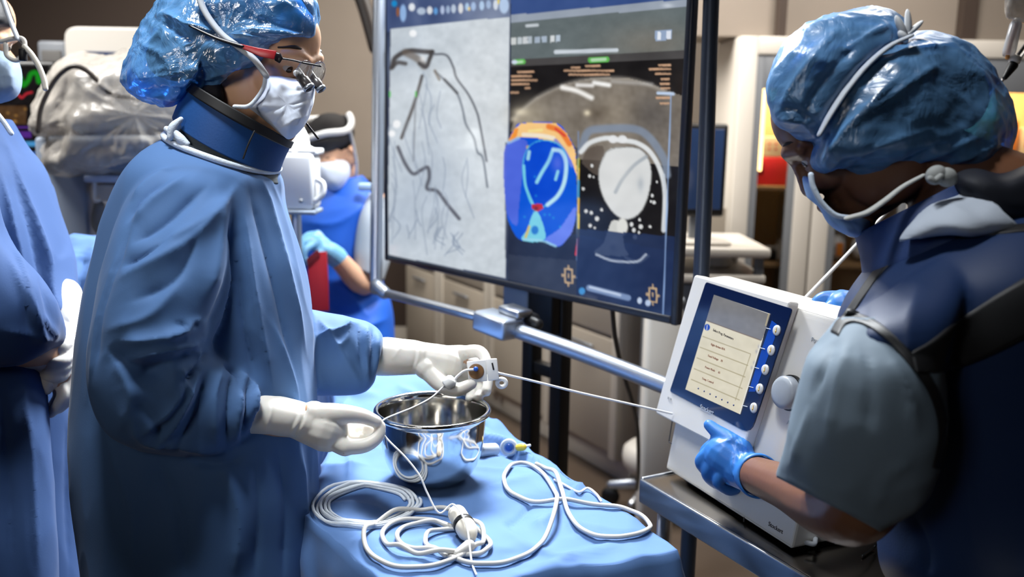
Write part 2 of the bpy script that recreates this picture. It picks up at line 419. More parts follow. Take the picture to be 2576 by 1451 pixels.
area('ceiling_light_right', (1.2, 2.9, 2.85), (.5, 3.9, .7), .8, 62, (1.0, .94, .87))
area('ceiling_light_far_left', (-2.0, 2.6, 2.8), (-1.5, 3.4, .8), .8, 29, (1.0, .98, .95), spread=110)

# ------------------------------------------------------------------ the room
M = {}
M['wall'] = mat('taupe_wall_paint', (138, 128, 118), .7, bump=(60, .1), var=.06)
M['dark_wall'] = mat('dark_brown_wall', (62, 50, 43), .7, var=.15, varscale=1.5)
M['floor'] = mat('brown_vinyl_floor', (84, 72, 62), .35, var=.15, varscale=3)
M['ceil'] = mat('ceiling_tile', (150, 146, 140), .8, bump=(90, .2))
M['cab'] = mat('beige_laminate', (168, 159, 146), .45, var=.04)
M['cab_edge'] = mat('cream_edge', (205, 198, 186), .4)
M['white'] = mat('white_plastic', (216, 218, 220), .38, var=.03)
M['off'] = mat('warm_white_metal', (205, 200, 192), .4)
M['grey'] = mat('grey_plastic', (120, 124, 130), .45)
M['bluegrey'] = mat('blue_grey_panel', (128, 140, 156), .45)
M['black'] = mat('black_plastic', (16, 16, 18), .45)
M['black_metal'] = mat('black_powder_coat', (14, 13, 14), .4, metal=.2)
M['steel'] = mat('brushed_steel', (190, 194, 200), .28, metal=1.0, bump=(300, .06))
M['alu'] = mat('satin_aluminium', (176, 184, 196), .33, metal=.85)
M['darkalu'] = mat('slate_metal', (70, 78, 92), .4, metal=.7)
M['glass'] = mat_clear('cabinet_glass', .04)
XL, XR, YF, YB, ZC = -3.3, 3.0, -2.2, 6.0, 2.95
def slab(name, c, s, m): return obj(name, box(c, s, bev=0), m, smooth=False, kind='structure')
slab('floor', ((XL+XR)/2, (YF+YB)/2, -.05), (XR-XL, YB-YF, .1), M['floor'])
slab('ceiling', ((XL+XR)/2, (YF+YB)/2, ZC+.05), (XR-XL, YB-YF, .1), M['ceil'])
slab('wall_back', ((XL+XR)/2, YB+.05, ZC/2), (XR-XL+.2, .1, ZC), M['wall'])
slab('wall_left', (XL-.05, (YF+YB)/2, ZC/2), (.1, YB-YF, ZC), M['dark_wall'])
slab('wall_right', (XR+.05, (YF+YB)/2, ZC/2), (.1, YB-YF, ZC), M['wall'])
slab('wall_front', ((XL+XR)/2, YF-.05, ZC/2), (XR-XL+.2, .1, ZC), M['dark_wall'])
# dark partition behind the imaging equipment on the left
slab('wall_partition', ((XL-1.35)/2, 4.55, ZC/2), (-1.35-XL, .12, ZC), M['dark_wall'])
# dark brown band low on the back wall and a pale upright strip beside it
slab('trim_1', (-.4, YB-.012, .55), (2.6, .024, 1.1), M['dark_wall'])
tp = Q(742, 100, 5.9)
slab('trim_2', (tp[0], YB-.03, ZC/2), (.16, .06, ZC), M['cab'])
slab('baseboard_back', (.6, YB-.015, .06), (3.6, .03, .12), M['cab_edge'])

# glowing panels added on the unseen ceiling to brighten the basin's reflections
M['panel'] = mat_emit('added_panel_glow', (255, 238, 212), 1.2)
for i, (x, y) in enumerate(((-.7, 2.9), (.75, 2.3), (-.1, 1.9), (1.6, 4.0), (-2.2, 3.4))):
    slab('trim_%d' % (10+i), (x, y, ZC-.006), (.30, 1.1, .010), M['panel'])
# ------------------------------------------------------------------ low beige cabinets under the big display
k0 = QZ(1560, 1228, 0); kd = unit((-.496, .868, 0)); kn = np.array([-kd[1], kd[0], 0])   # row direction, front normal (faces left)
kn = kn if kn[0] < 0 else -kn
cabs = []
lw_ = [.52, .60, .60, .50]
s0 = 0
labs = ['tall beige cabinet nearest the black caster, with a pale vertical edge', 'beige cabinet behind the two black monitor posts',
        'beige cabinet seen below the clamp of the grey rail', 'beige cabinet beside the assistant in the cobalt apron']
for i, wd in enumerate(lw_):
    a = k0 + kd*s0; c = a + kd*wd/2 - kn*.25; hgt = 1.15
    t = thing('storage_cabinet', labs[i], 'cabinet', (c[0], c[1], 0), 'beige cabinets along the back')
    ax = [kd, kn, (0, 0, 1)]
    obj('carcass', box(c + [0, 0, .12 + (hgt-.12)/2], (wd-.006, .5, hgt-.12), ax, .004), M['cab'], t)
    obj('plinth', box(c + [0, 0, .06] - kn*.03, (wd-.006, .46, .12), ax, .003), M['cab_edge'], t)
    for (z0, z1) in ((.14, .62), (.635, hgt-.02)):
        d = obj('drawer' if z0 > .5 else 'door', box(a + kd*wd/2 + kn*.012 + [0, 0, (z0+z1)/2], (wd-.05, .024, z1-z0), ax, .006), M['cab'], t)
        obj('handle', box(a + kd*wd/2 + kn*.04 + [0, 0, z1-.05], (.16, .016, .014), ax, .004), M['alu'], d)
    obj('edge_strip', box(a + kd*.03 + kn*.016 + [0, 0, .12 + (hgt-.12)/2], (.045, .032, hgt-.12), ax, .003), M['cab_edge'], t, label='pale cream edge strip and edge highlight')  # pale strip; the nearest one stands in for the corner's edge highlight
    if i in (1, 2): obj('edge_strip', box(a + kd*(wd-.03) + kn*.016 + [0, 0, .12 + (hgt-.12)/2], (.045, .032, hgt-.12), ax, .003), M['cab_edge'], t, label='pale cream edge strip and edge highlight')
    s0 += wd

# ------------------------------------------------------------------ glass-fronted cabinets on the right
YC = 4.0
def fx(px, py, Y=YC): return QP(px, py, (0, Y, 0), np.array([0, 1.0, 0]))
lx, rx = fx(1842, 400)[0], fx(2046, 400)[0]
ztop = fx(1900, 92)[2]; zbot = .1
M['cabin'] = mat('warm_cabinet_lining', (222, 190, 140), .6)
M['cabdark'] = mat('brown_cabinet_back', (150, 120, 84), .6)
def glass_cabinet(x0, x1, label, shelves):
    xm, wd, dp = (x0+x1)/2, x1-x0, .42
    t = thing('glass_cabinet', label, 'cabinet', (xm, YC+dp/2, 0), 'glass fronted supply cabinets')
    yb = YC + dp
    obj('back_panel', box((xm, yb-.01, (ztop+zbot)/2), (wd-.02, .02, ztop-zbot), bev=.002), M['cabin'], t)
    for sx in (x0+.012, x1-.012): obj('side_panel', box((sx, YC+dp/2, (ztop+zbot)/2), (.022, dp-.02, ztop-zbot), bev=.002), M['off'], t)
    obj('top_panel', box((xm, YC+dp/2, ztop-.012), (wd-.05, dp-.03, .022), bev=.002), M['off'], t)
    obj('base', box((xm, YC+dp/2, .055), (wd-.02, dp-.04, .11), bev=.002), M['off'], t)
    for z in shelves: obj('shelf', box((xm, YC+dp/2+.01, z), (wd-.06, dp-.07, .018), bev=.002), M['cabdark'], t)
    d = thing('door', None, None, (x0, YC, 0)); d.parent = t; d.location = (x0-xm, -dp/2, 0)
    fw = .075
    fr = join(box((x0+fw/2+.002, YC-.012, (ztop+zbot)/2), (fw, .03, ztop-zbot), bev=.006), box((x1-fw/2-.002, YC-.012, (ztop+zbot)/2), (fw, .03, ztop-zbot), bev=.006),
              box((xm, YC-.012, ztop-fw/2), (wd-2*fw, .03, fw), bev=.006), box((xm, YC-.012, zbot+fw/2), (wd-2*fw, .03, fw), bev=.006))
    obj('frame', fr, M['off'], d)
    ii = .035
    fr2 = join(box((x0+fw+ii/2, YC-.006, (ztop+zbot)/2), (ii, .02, ztop-zbot-2*fw), bev=.002), box((x1-fw-ii/2, YC-.006, (ztop+zbot)/2), (ii, .02, ztop-zbot-2*fw), bev=.002),
               box((xm, YC-.006, ztop-fw-.07), (wd-2*fw-2*ii, .02, .14), bev=.002))
    obj('inner_frame', fr2, M['grey'], d)
    obj('pane', box((xm, YC-.002, (ztop+zbot)/2 - .05), (wd-2*fw-2*ii+.01, .005, ztop-zbot-2*fw-.1), bev=0), M['glass'], d, smooth=False)
    return t
zs = [fx(1950, y)[2] for y in (372, 470, 660)]
zshelf = [YC and QP(1950, y, (0, YC+.2, 0), np.array([0, 1.0, 0]))[2] for y in (468, 655)]
glass_cabinet(lx, rx, 'white framed glass cabinet holding a red carton, left of the bent head', zshelf + [.45])
rx2 = fx(2334, 400)[0]; rx3 = fx(2720, 400)[0]
glass_cabinet(rx+.003, rx2, 'white framed glass cabinet just behind the bent head', zshelf + [.45])
glass_cabinet(rx2+.003, rx3, 'white framed glass cabinet at the right edge with an orange glow', zshelf + [.45])
# the wall panels above
for i, (px, wpx) in enumerate(((1962, 18), (2428, 34))):
    a = QP(px, 40, (0, YC+.05, 0), np.array([0, 1.0, 0]))
    slab('trim_%d' % (i+3), (a[0], YC+.03, (ztop+ZC)/2), (wpx/560, .06, ZC-ztop-.004), M['dark_wall'])
slab('wall_right_soffit', ((lx-.25+XR)/2, YC+.25, (ztop+.004+ZC)/2), (XR-lx+.25, .36, ZC-ztop-.008), M['wall'])
# warm strip lights inside the cabinets
M['strip'] = mat_emit('warm_strip_lamp', (255, 214, 140), 5)
for (x0, x1, nm, pw) in ((lx, rx, 'first', 7), (rx, rx2, 'second', 7), (rx2, rx3, 'third', 11)):
    area('cabinet_lamp_'+nm, ((x0+x1)/2, YC+.1, ztop-.03), ((x0+x1)/2, YC+.3, ztop-.5), x1-x0-.2, pw, (1.0, .72, .36), sy=.05)
xa = fx(1909, 300)[0]
tag(obj('strip_lamp', box((lx+.135, YC+.05, (zshelf[0]+ztop-.05)/2+.02), (.014, .014, ztop-zshelf[0]-.16), bev=.004), M['strip']), 'vertical warm strip lamp inside the glass cabinet with the red carton', 'lamp')
# what stands on the shelves
M['red'] = mat('red_carton', (205, 38, 48), .5, var=.1, varscale=9)
M['darkred'] = mat('deep_red_print', (130, 20, 32), .5)
M['cream'] = mat('cream_carton', (222, 206, 178), .6)
M['orange'] = mat('orange_carton', (228, 138, 50), .55)
def shelfz(i): return zshelf[i] + .0095
c = np.array([(lx+rx)/2, YC+.2, 0])
hh = .125
rb = thing('red_carton', 'red supply carton on the lit cabinet shelf', 'box', (c[0], YC+.2, shelfz(0)))
obj('carton_body', box((c[0], YC+.2, shelfz(0)+hh/2), (.21, .2, hh), bev=.006), M['red'], rb)
obj('print_patch', box((c[0]-.045, YC+.098, shelfz(0)+hh*.58), (.07, .006, .055), bev=.002), M['darkred'], rb)
wb = thing('supply_box', 'cream carton with red dots on top of the red carton', 'box', (c[0]+.02, YC+.2, shelfz(0)+hh))
obj('carton_body', box((c[0], YC+.2, shelfz(0)+hh+.045), (.20, .19, .088), bev=.005), M['cream'], wb)
dots = [box((c[0]-.05+.03*i, YC+.103, shelfz(0)+hh+.035+.022*j), (.010, .004, .008), bev=.001) for i in range(4) for j in range(2)]
obj('dotted_print', join(*dots), M['red'], wb)
c2 = QP(2530, 290, (0, YC+.2, 0), np.array([0, 1.0, 0]))
for i, (dx, wd, h, m, lb) in enumerate(((-.02, .10, .30, 'orange', 'orange carton on the glowing right shelf, behind the hanging needle'), (.09, .09, .27, 'cream', 'tall cream carton on the glowing right shelf'), (.168, .05, .24, 'orange', 'orange carton at the far right end of the glowing shelf'))):
    b = thing('supply_box', lb, 'box', (c2[0]+dx, YC+.22, shelfz(0)), 'cartons on the glowing right shelf')
    obj('carton_body', box((c2[0]+dx, YC+.22, shelfz(0)+h/2+.002), (wd, .18, h), bev=.004), M[m], b)
    obj('label_patch', box((c2[0]+dx, YC+.128, shelfz(0)+h*.78), (wd*.6, .004, .05), bev=.001), M['red'], b)
M['clearbag'] = mat_film('clear_wrap', (226, 230, 236), .35, .2, 30, .5)
for i, (px, y0) in enumerate(((1985, .09), (2100, .11), (2163, .10), (2132, .16), (1935, .06))):
    a = QP(px, 650, (0, YC+.16, 0), np.array([0, 1.0, 0])); yy = YC + (.30 if i == 3 else .16); a[0] = min(a[0], rx-.065) if i in (0, 4) else a[0]
    lb = ['white bottle on the lower shelf of the left glass cabinet', 'clear wrapped pack on the lower shelf beside the door stile', 'white wrapped pack in the middle of the lower shelf', 'tall white bottle on the lower shelf near the mask', 'small dark pot on the lower shelf of the left glass cabinet'][i]
    mm = [M['white'], M['clearbag'], M['white'], M['white'], M['black']][i]
    b = thing('supply_bottle' if i in (0, 3, 4) else 'wrapped_pack', lb, 'bottle' if i in (0, 3, 4) else 'pack', (a[0], yy, shelfz(1)), 'supplies on the lower shelf')
    if i in (0, 3, 4):
        obj('bottle_body', lathe([(0, 0), (.032, 0), (.035, .01), (.035, y0*.7), (.02, y0*.82), (.016, y0*.9)], (a[0], yy, shelfz(1)), m=20), mm, b)
        obj('cap', lathe([(0, y0*.88), (.02, y0*.88), (.02, y0*1.05), (0, y0*1.06)], (a[0], yy, shelfz(1)), m=20), M['off'], b)
    else:
        obj('wrap', crinkle(ellipsoid((a[0], YC+.16, shelfz(1)+.062), (.042, 0, 0), (0, .042, 0), (0, 0, .053), 20, 30), 30, .005), mm, b)
        obj('seal_strip', box((a[0], YC+.107, shelfz(1)+.06), (.03, .003, .06), bev=.001), M['orange'], b)

# ------------------------------------------------------------------ small dark monitor on a cart, behind the pole
ym = 3.22
def my(px, py): return QP(px, py, (0, ym, 0), np.array([0, 1.0, 0]))
a, b = my(1702, 545), my(1836, 312)
base = thing('computer_monitor', 'dark monitor with a faint blue glow behind the tall metal pole', 'monitor', ((a[0]+b[0])/2, ym+.05, a[2]-.09))
cx, cz, wd, hg = (a[0]+b[0])/2, (a[2]+b[2])/2, b[0]-a[0], b[2]-a[2]
obj('housing', box((cx, ym+.03, cz), (wd, .04, hg), bev=.01), M['black'], base)
M['dimscreen'] = mat('dim_blue_glass', (40, 58, 92), .15, spec=.6, emit=((44, 62, 98), .35))  # the screen glass emits a faint blue of its own
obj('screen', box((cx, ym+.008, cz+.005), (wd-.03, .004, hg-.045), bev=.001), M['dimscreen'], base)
obj('neck', box((cx, ym+.05, a[2]-.04), (.06, .04, .1), bev=.006), M['grey'], base)
obj('foot', box((cx, ym+.02, a[2]-.085), (.2, .18, .012), bev=.004), M['off'], base)
kt = a[2]-.092
tr = thing('equipment_cart', 'white cart carrying the dark monitor', 'cart', (cx, ym+.1, 0))
obj('cart_top', box((cx+.03, ym+.12, kt-.02), (.40, .44, .035), bev=.008), M['off'], tr)
zz = my(1700, 690)[2]
obj('shelf', box((cx+.03, ym+.12, zz), (.38, .42, .03), bev=.006), M['off'], tr)
for sx in (-.13, .20):
    for sy in (-.06, .30):
        obj('post', box((cx+sx, ym+sy, (kt-.04)/2+.04), (.03, .03, kt-.12), bev=.004), M['grey'], tr)
obj('cabinet_box', box((cx+.035, ym+.14, zz-.24), (.30, .34, .42), bev=.01), M['bluegrey'], tr)
for sx in (-.13, .20):
    for sy in (-.04, .26): obj('wheel', lathe([(.0, -.012), (.036, -.012), (.04, -.006), (.04, .006), (.036, .012), (0, .012)], (cx+sx, ym+sy, .041), (1, 0, 0), 20), M['black'], tr)
# items on the shelf
kb = thing('white_kettle_jug', 'white jug on the cart shelf below the dark monitor', 'jug', (cx+.09, ym+.06, zz+.018))
obj('jug_body', lathe([(0, 0), (.05, 0), (.055, .012), (.046, .042), (.036, .052), (0, .054)], (cx+.09, ym+.10, zz+.018), m=24), M['off'], kb)
obj('jug_handle', tube([(cx+.13, ym+.10, zz+.066), (cx+.16, ym+.10, zz+.062), (cx+.158, ym+.10, zz+.036), (cx+.142, ym+.10, zz+.034)], .005), M['off'], kb)
# ------------------------------------------------------------------ painting of lit displays (colour per vertex of the display)
class Paint:
    def __init__(s, P):          # P (n,m,3) points of the display
        s.P = P; s.x, s.y, _ = proj(P); s.c = np.zeros(P.shape)
    def mix(s, a, col): s.c = s.c*(1-a[..., None]) + np.array(col, float)*a[..., None]
    def fill(s, poly, col, al=1.0, smooth=False):
        p = catmull(np.array(poly, float), 8*len(poly), True) if smooth else np.array(poly, float)
        ins = np.zeros(s.x.shape, bool); n = len(p); j = n-1
        for i in range(n):
            xi, yi, xj, yj = p[i, 0], p[i, 1], p[j, 0], p[j, 1]
            with np.errstate(divide='ignore', invalid='ignore'):
                ins ^= ((yi > s.y) != (yj > s.y)) & (s.x < (xj-xi)*(s.y-yi)/(yj-yi) + xi)
            j = i
        s.mix(ins*al, col); return ins
    def line(s, pts, w, col, al=1.0, soft=.5, curve=True):
        P = np.array(pts, float); P = catmull(P, 6*len(P)) if curve and len(P) > 2 else P
        best = np.full(s.x.shape, 1e18)
        for i in range(len(P)-1):
            a, ab = P[i], P[i+1]-P[i]; t = np.clip(((s.x-a[0])*ab[0] + (s.y-a[1])*ab[1])/(ab@ab+1e-9), 0, 1)
            best = np.minimum(best, (s.x-a[0]-t*ab[0])**2 + (s.y-a[1]-t*ab[1])**2)
        s.mix(np.clip((w - np.sqrt(best))/(w*soft+1e-6), 0, 1)*al, col)
    def blob(s, x, y, rx, ry, col, al=1.0, hard=False):
        q = ((s.x-x)/rx)**2 + ((s.y-y)/ry)**2
        s.mix(np.clip((1.15-np.sqrt(q))/.3, 0, 1)*al if hard else np.exp(-q)*al, col)
    def noise(s, scale, amp, mask=None, seed=0):
        f = np.zeros(s.x.shape)
        for o in range(3):
            k = scale/2**o; ph = np.random.default_rng(seed+o).uniform(0, 6.28, (7, 2)); an = np.random.default_rng(seed+9+o).uniform(0, 6.28, 7)
            f += sum(np.sin((s.x*math.cos(a)+s.y*math.sin(a))/k*1.7 + p[0] + 1.3*np.sin((s.y*math.cos(a)-s.x*math.sin(a))/k + p[1])) for a, p in zip(an, ph))/7*.8**o
        s.c += (f*amp*(1 if mask is None else mask))[..., None]
    def build(s, name, m, parent):
        VF = grid(s.P); o = obj(name, VF, m, parent)
        L = np.clip(s.c, 0, 255)/255; L = np.where(L <= .04045, L/12.92, ((L+.055)/1.055)**2.4)
        ca = o.data.color_attributes.new('picture', 'FLOAT_COLOR', 'POINT')
        ca.data.foreach_set('color', np.concatenate([L.reshape(-1, 3), np.ones((s.x.size, 1))], axis=1).astype(np.float32).ravel()); return o

# ------------------------------------------------------------------ big display on its stand
md = unit((.66, -.75, 0)); mn = np.array([-.75, -.66, 0]); mp = Q(1700, 800, 2.0)     # left-to-right direction, facing, a point of the screen
def mpx(px, py, off=0.0): return QP(px, py, mp + mn*off, mn)
sl, sr_ = mpx(977, 640), mpx(1690, 798)
swid = np.dot(sr_ - sl, md); sbot = (sl[2] + sr_[2])/2; shgt = .80
n_, m_ = 330, 460
G = np.array([[sl*[1, 1, 0] + [0, 0, sbot + shgt*(1-i/(n_-1))] + md*(swid*j/(m_-1)) for j in range(m_)] for i in range(n_)])
P = Paint(G)
P.c[:] = (44, 56, 84)
z3 = lambda pts: [(900 + x/1.728, y/1.728) for x, y in pts]
# left: coronary x-ray run
P.fill([(940, -80), (1283, -120), (1283, 47), (940, 85)], (66, 82, 122)); P.noise(60, 10)
for x, y, rx, ry, c in ((992, 9, 7, 8, (25, 140, 205)), (1014, 33, 8, 22, (150, 185, 230)), (1036, 18, 8, 10, (228, 232, 236)), (1001, 30, 4, 12, (150, 95, 60)), (1060, 28, 11, 9, (180, 195, 215)), (1081, 26, 7, 10, (225, 228, 232)),
                        (1096, 28, 5, 9, (100, 160, 220)), (1113, 25, 5, 11, (180, 195, 225)), (1127, 24, 5, 10, (160, 180, 210)), (1141, 22, 6, 11, (190, 205, 225)), (1159, 21, 6, 13, (228, 228, 228)), (1175, 17, 5, 10, (165, 200, 235)),
                        (1180, 22, 3, 5, (235, 200, 110)), (1191, 16, 6, 11, (150, 180, 225)), (1212, 14, 6, 12, (165, 200, 240)), (1229, 11, 6, 11, (140, 170, 215)), (1247, 12, 6, 13, (215, 225, 240)), (1254, 3, 3, 8, (230, 195, 50)), (1268, 14, 12, 20, (170, 200, 240))):
    P.blob(x, y, rx, ry, c, .95, True)
xr = P.fill([(983, 72), (1282, 42), (1272, 699), (974, 640)], (198, 207, 215))
P.blob(1240, 250, 90, 330, (222, 226, 228), .55*1.0); P.noise(26, 7, xr, 3); P.noise(9, 4, xr, 8)
P.blob(1080, 480, 90, 140, (168, 182, 200), .5); P.blob(1010, 160, 50, 60, (160, 172, 186), .5); P.blob(1010, 540, 40, 80, (172, 186, 204), .5)
dk = (66, 62, 62)
P.line([(987, 168), (995, 145), (1027, 128), (1068, 130), (1085, 131)], 8, dk, .9); P.line([(984, 172), (1000, 158), (1020, 160)], 7, dk, .8)
P.line([(1020, 132), (1050, 148), (1066, 166)], 12, (110, 100, 92), .7); P.line([(1056, 160), (1072, 168), (1080, 150), (1088, 130)], 7, dk, .9)
P.blob(1064, 148, 7, 8, (225, 225, 225), .9)
P.line([(1091, 136), (1123, 139), (1140, 168), (1149, 197), (1178, 237), (1198, 278), (1207, 312), (1224, 405)], 4, (92, 96, 104), .8)
P.line([(1094, 179), (1120, 203), (1149, 234), (1163, 272), (1172, 312), (1192, 347), (1201, 382), (1215, 399), (1226, 470)], 4, (96, 104, 116), .7)
P.line([(1118, 200), (1135, 218), (1150, 234)], 5, (70, 72, 78), .8); P.line([(1094, 178), (1105, 200)], 5, (110, 100, 90), .7)
P.line([(1062, 191), (1042, 260), (1010, 347)], 5.5, (74, 70, 70), .85); P.line([(1046, 235), (1040, 405)], 3, (120, 124, 132), .6)
P.line([(1001, 370), (1019, 411), (1039, 437), (1059, 428), (1076, 421), (1080, 446), (1074, 474), (1100, 481), (1126, 515), (1155, 550)], 6, (84, 86, 96), .85)
for k in range(26):
    x0, y0 = rng.uniform(985, 1200), rng.uniform(180, 520); P.line([(x0, y0), (x0+rng.uniform(-14, 14), y0+rng.uniform(30, 60)), (x0+rng.uniform(-22, 22), y0+rng.uniform(80, 150))], 2.6, (142, 154, 172), .45)
for k in range(14):
    x0, y0 = rng.uniform(985, 1180), rng.uniform(520, 600); P.line([(x0, y0), (x0+rng.uniform(-20, 20), y0+25), (x0+rng.uniform(-20, 20), y0+rng.uniform(30, 60))], 2.2, (120, 134, 156), .5)
for x, y, r in ((1039, 84, 9), (986, 336, 8), (998, 312, 10)): P.blob(x, y, r, r, (245, 246, 248), .9, True)
for x in (981, 1046): P.line([(x, 231), (x, 243)], 2.2, (60, 190, 60), 1, .3, False)
# right: reconstruction windows
P.fill([(1285, -120), (1760, -160), (1760, 820), (1276, 720)], (30, 40, 64))
P.fill([(1285, -120), (1760, -160), (1740, 4), (1285, 46)], (56, 80, 134))
P.fill([(1285, 38), (1740, -4), (1740, 14), (1285, 58)], (150, 160, 174)); P.blob(1680, 14, 14, 6, (205, 212, 222), .8)
gp = P.fill([(1285, 58), (1740, 14), (1740, 143), (1285, 166)], (98, 108, 110)); P.blob(1640, 110, 120, 50, (124, 118, 108), .7*1.0); P.noise(14, 3, gp, 4)
P.fill([(1285, 150), (1740, 126), (1740, 146), (1285, 168)], (72, 70, 70))
P.line([(1325, 65), (1352, 63)], 5, (205, 212, 218), .9)
for x, wd, c in ((1292, 9, (215, 218, 218)), (1307, 8, (200, 208, 214)), (1321, 9, (214, 218, 222)), (1333, 8, (186, 196, 206)), (1352, 10, (172, 186, 204)), (1369, 9, (176, 190, 208)), (1390, 8, (222, 226, 228)), (1404, 8, (190, 204, 220))):
    P.fill([(x-wd*.7, 96-(x-1290)*.07), (x+wd*.7, 95-(x-1290)*.07), (x+wd*.7, 112-(x-1290)*.07), (x-wd*.7, 114-(x-1290)*.07)], c, .9)
P.line([(1398, 131), (1551, 126)], 6, (198, 206, 214), 1, .3, False)
P.fill([(1648, 76), (1690, 73), (1690, 99), (1648, 103)], (150, 168, 196)); P.fill([(1654, 79), (1662, 78), (1662, 100), (1654, 101)], (228, 234, 242)); P.fill([(1677, 77), (1687, 76), (1687, 97), (1677, 98)], (222, 228, 240))
P.line([(1295, 156), (1316, 155)], 7, (96, 182, 84), 1, .2, False); P.line([(1298, 156), (1314, 155)], 3, (190, 220, 190), 1, .3, False); P.line([(1292, 156), (1296, 156)], 6, (205, 215, 235), 1, .3, False)
P.line([(1486, 151), (1526, 149)], 8, (96, 182, 84), 1, .2, False); P.line([(1489, 151), (1523, 149)], 4, (180, 214, 180), 1, .3, False)
bk = P.fill([(1285, 168), (1740, 146), (1740, 640), (1278, 560)], (26, 24, 24))
# a wide pale arc with white strokes, painted into the screen picture
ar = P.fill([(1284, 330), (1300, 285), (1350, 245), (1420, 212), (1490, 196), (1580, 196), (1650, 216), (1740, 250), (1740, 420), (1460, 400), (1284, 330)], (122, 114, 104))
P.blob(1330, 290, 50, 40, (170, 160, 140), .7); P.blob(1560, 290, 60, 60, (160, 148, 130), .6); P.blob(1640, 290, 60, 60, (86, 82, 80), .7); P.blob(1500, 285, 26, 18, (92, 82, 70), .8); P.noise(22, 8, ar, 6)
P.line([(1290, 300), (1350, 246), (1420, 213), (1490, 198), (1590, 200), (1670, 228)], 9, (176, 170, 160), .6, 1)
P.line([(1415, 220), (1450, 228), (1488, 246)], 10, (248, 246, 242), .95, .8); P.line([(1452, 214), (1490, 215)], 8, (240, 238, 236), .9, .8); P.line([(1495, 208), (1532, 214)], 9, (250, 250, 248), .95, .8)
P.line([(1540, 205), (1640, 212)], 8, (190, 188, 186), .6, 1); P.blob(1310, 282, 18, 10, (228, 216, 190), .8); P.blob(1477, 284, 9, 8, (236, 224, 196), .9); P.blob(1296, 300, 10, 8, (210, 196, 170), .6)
for y, x0, x1 in ((181, 1303, 1347), (192, 1288, 1338), (202, 1288, 1352), (212, 1288, 1332), (222, 1322, 1338), (233, 1286, 1306),
                  (170, 1438, 1464), (166, 1474, 1512), (178, 1420, 1545), (188, 1432, 1534),
                  (164, 1658, 1688), (174, 1634, 1688), (186, 1650, 1688), (199, 1664, 1688), (211, 1662, 1688), (222, 1664, 1686), (246, 1652, 1686), (260, 1662, 1684)):
    x = x0
    while x < x1 - 3:
        e = min(x1, x + rng.uniform(7, 15)); P.line([(x, y), (e-2, y-.4)], 3.4, (205, 164, 132), .95, .5, False); x = e + 1.5
P.line([(1655, 234), (1694, 236)], 5, (190, 210, 238), .95, .5, False)
# colour map slice
ct = z3([(655, 612), (682, 560), (712, 535), (860, 535), (908, 578), (945, 655), (950, 760), (950, 930), (930, 1000), (892, 1060), (860, 1072), (800, 1046), (712, 1044), (672, 1000), (645, 910), (645, 700)])
P.fill(z3([(640, 620), (640, 1120), (960, 1160), (960, 640)]), (40, 46, 66), .5)
cm = P.fill(ct, (8, 86, 214), 1, True)
P.fill(z3([(640, 640), (735, 615), (715, 760), (700, 900), (690, 980), (645, 905)]), (84, 104, 218), .9, True)
P.fill(z3([(880, 990), (945, 900), (935, 1000), (890, 1060), (850, 1070), (815, 1040)]), (112, 132, 236), .9, True)
band = z3([(650, 618), (682, 560), (712, 535), (860, 535), (908, 578), (945, 655), (955, 770), (925, 690), (890, 640), (840, 615), (780, 600), (720, 595), (690, 600)])
P.fill(band, (246, 200, 132), 1, False)
P.fill(z3([(655, 612), (682, 560), (700, 555), (690, 595), (665, 620)]), (240, 150, 60)); P.line(z3([(830, 550), (880, 570), (920, 625)]), 9, (232, 120, 48), .9); P.line(z3([(860, 560), (900, 590)]), 4, (214, 66, 60), .9)
P.line(z3([(720, 585), (800, 590), (850, 600)]), 7, (240, 232, 215), .9); P.line(z3([(745, 570), (800, 565)]), 5, (246, 226, 150), .9); P.line(z3([(740, 640), (752, 660), (740, 690)]), 6, (244, 178, 84), .9)
P.line(z3([(860, 610), (900, 660), (930, 720)]), 6, (120, 130, 225), .8); P.line(z3([(655, 620), (700, 600)]), 5, (150, 190, 235), .8)
ht = z3([(745, 640), (790, 615), (850, 620), (890, 650), (905, 700), (900, 780), (870, 840), (830, 880), (790, 900), (755, 880), (735, 820), (722, 750), (725, 690)])
P.line(ht + [ht[0]], 5, (70, 175, 222), .9); P.fill(ht, (6, 72, 206), 1, True)
P.line(z3([(845, 660), (830, 700), (800, 750), (778, 792)]), 6, (150, 220, 236), .95); P.line(z3([(850, 650), (885, 660), (905, 710), (898, 790), (870, 850), (825, 890)]), 7, (190, 232, 242), .95)
P.line(z3([(722, 720), (728, 800), (745, 850), (760, 885)]), 4.5, (120, 210, 230), .95); P.line(z3([(745, 660), (740, 690)]), 6, (170, 225, 235), .9); P.blob(*z3([(868, 710)])[0], 16, 24, (90, 110, 225), .8); P.line(z3([(870, 745), (860, 780)]), 5, (150, 220, 235), .9)
P.fill(z3([(758, 888), (800, 885), (808, 905), (775, 925), (756, 905)]), (190, 40, 50)); P.blob(*z3([(775, 905)])[0], 5, 4, (90, 20, 30), .9)
sp = z3([(768, 920), (785, 925), (805, 975), (815, 1035), (770, 1052), (712, 1040), (735, 1000), (752, 950)]); P.fill(sp, (120, 205, 226), 1, True)
P.line(z3([(745, 985), (730, 1030)]), 4, (226, 190, 90), .9); P.blob(*z3([(770, 1000)])[0], 9, 11, (30, 110, 200), .9, True); P.line(z3([(720, 1040), (800, 1046), (860, 1070)]), 4, (160, 215, 235), .8)
for k in range(8): P.blob(*z3([(rng.uniform(690, 880), rng.uniform(760, 1000))])[0], 2.5, 2.5, (40, 170, 215), .8)
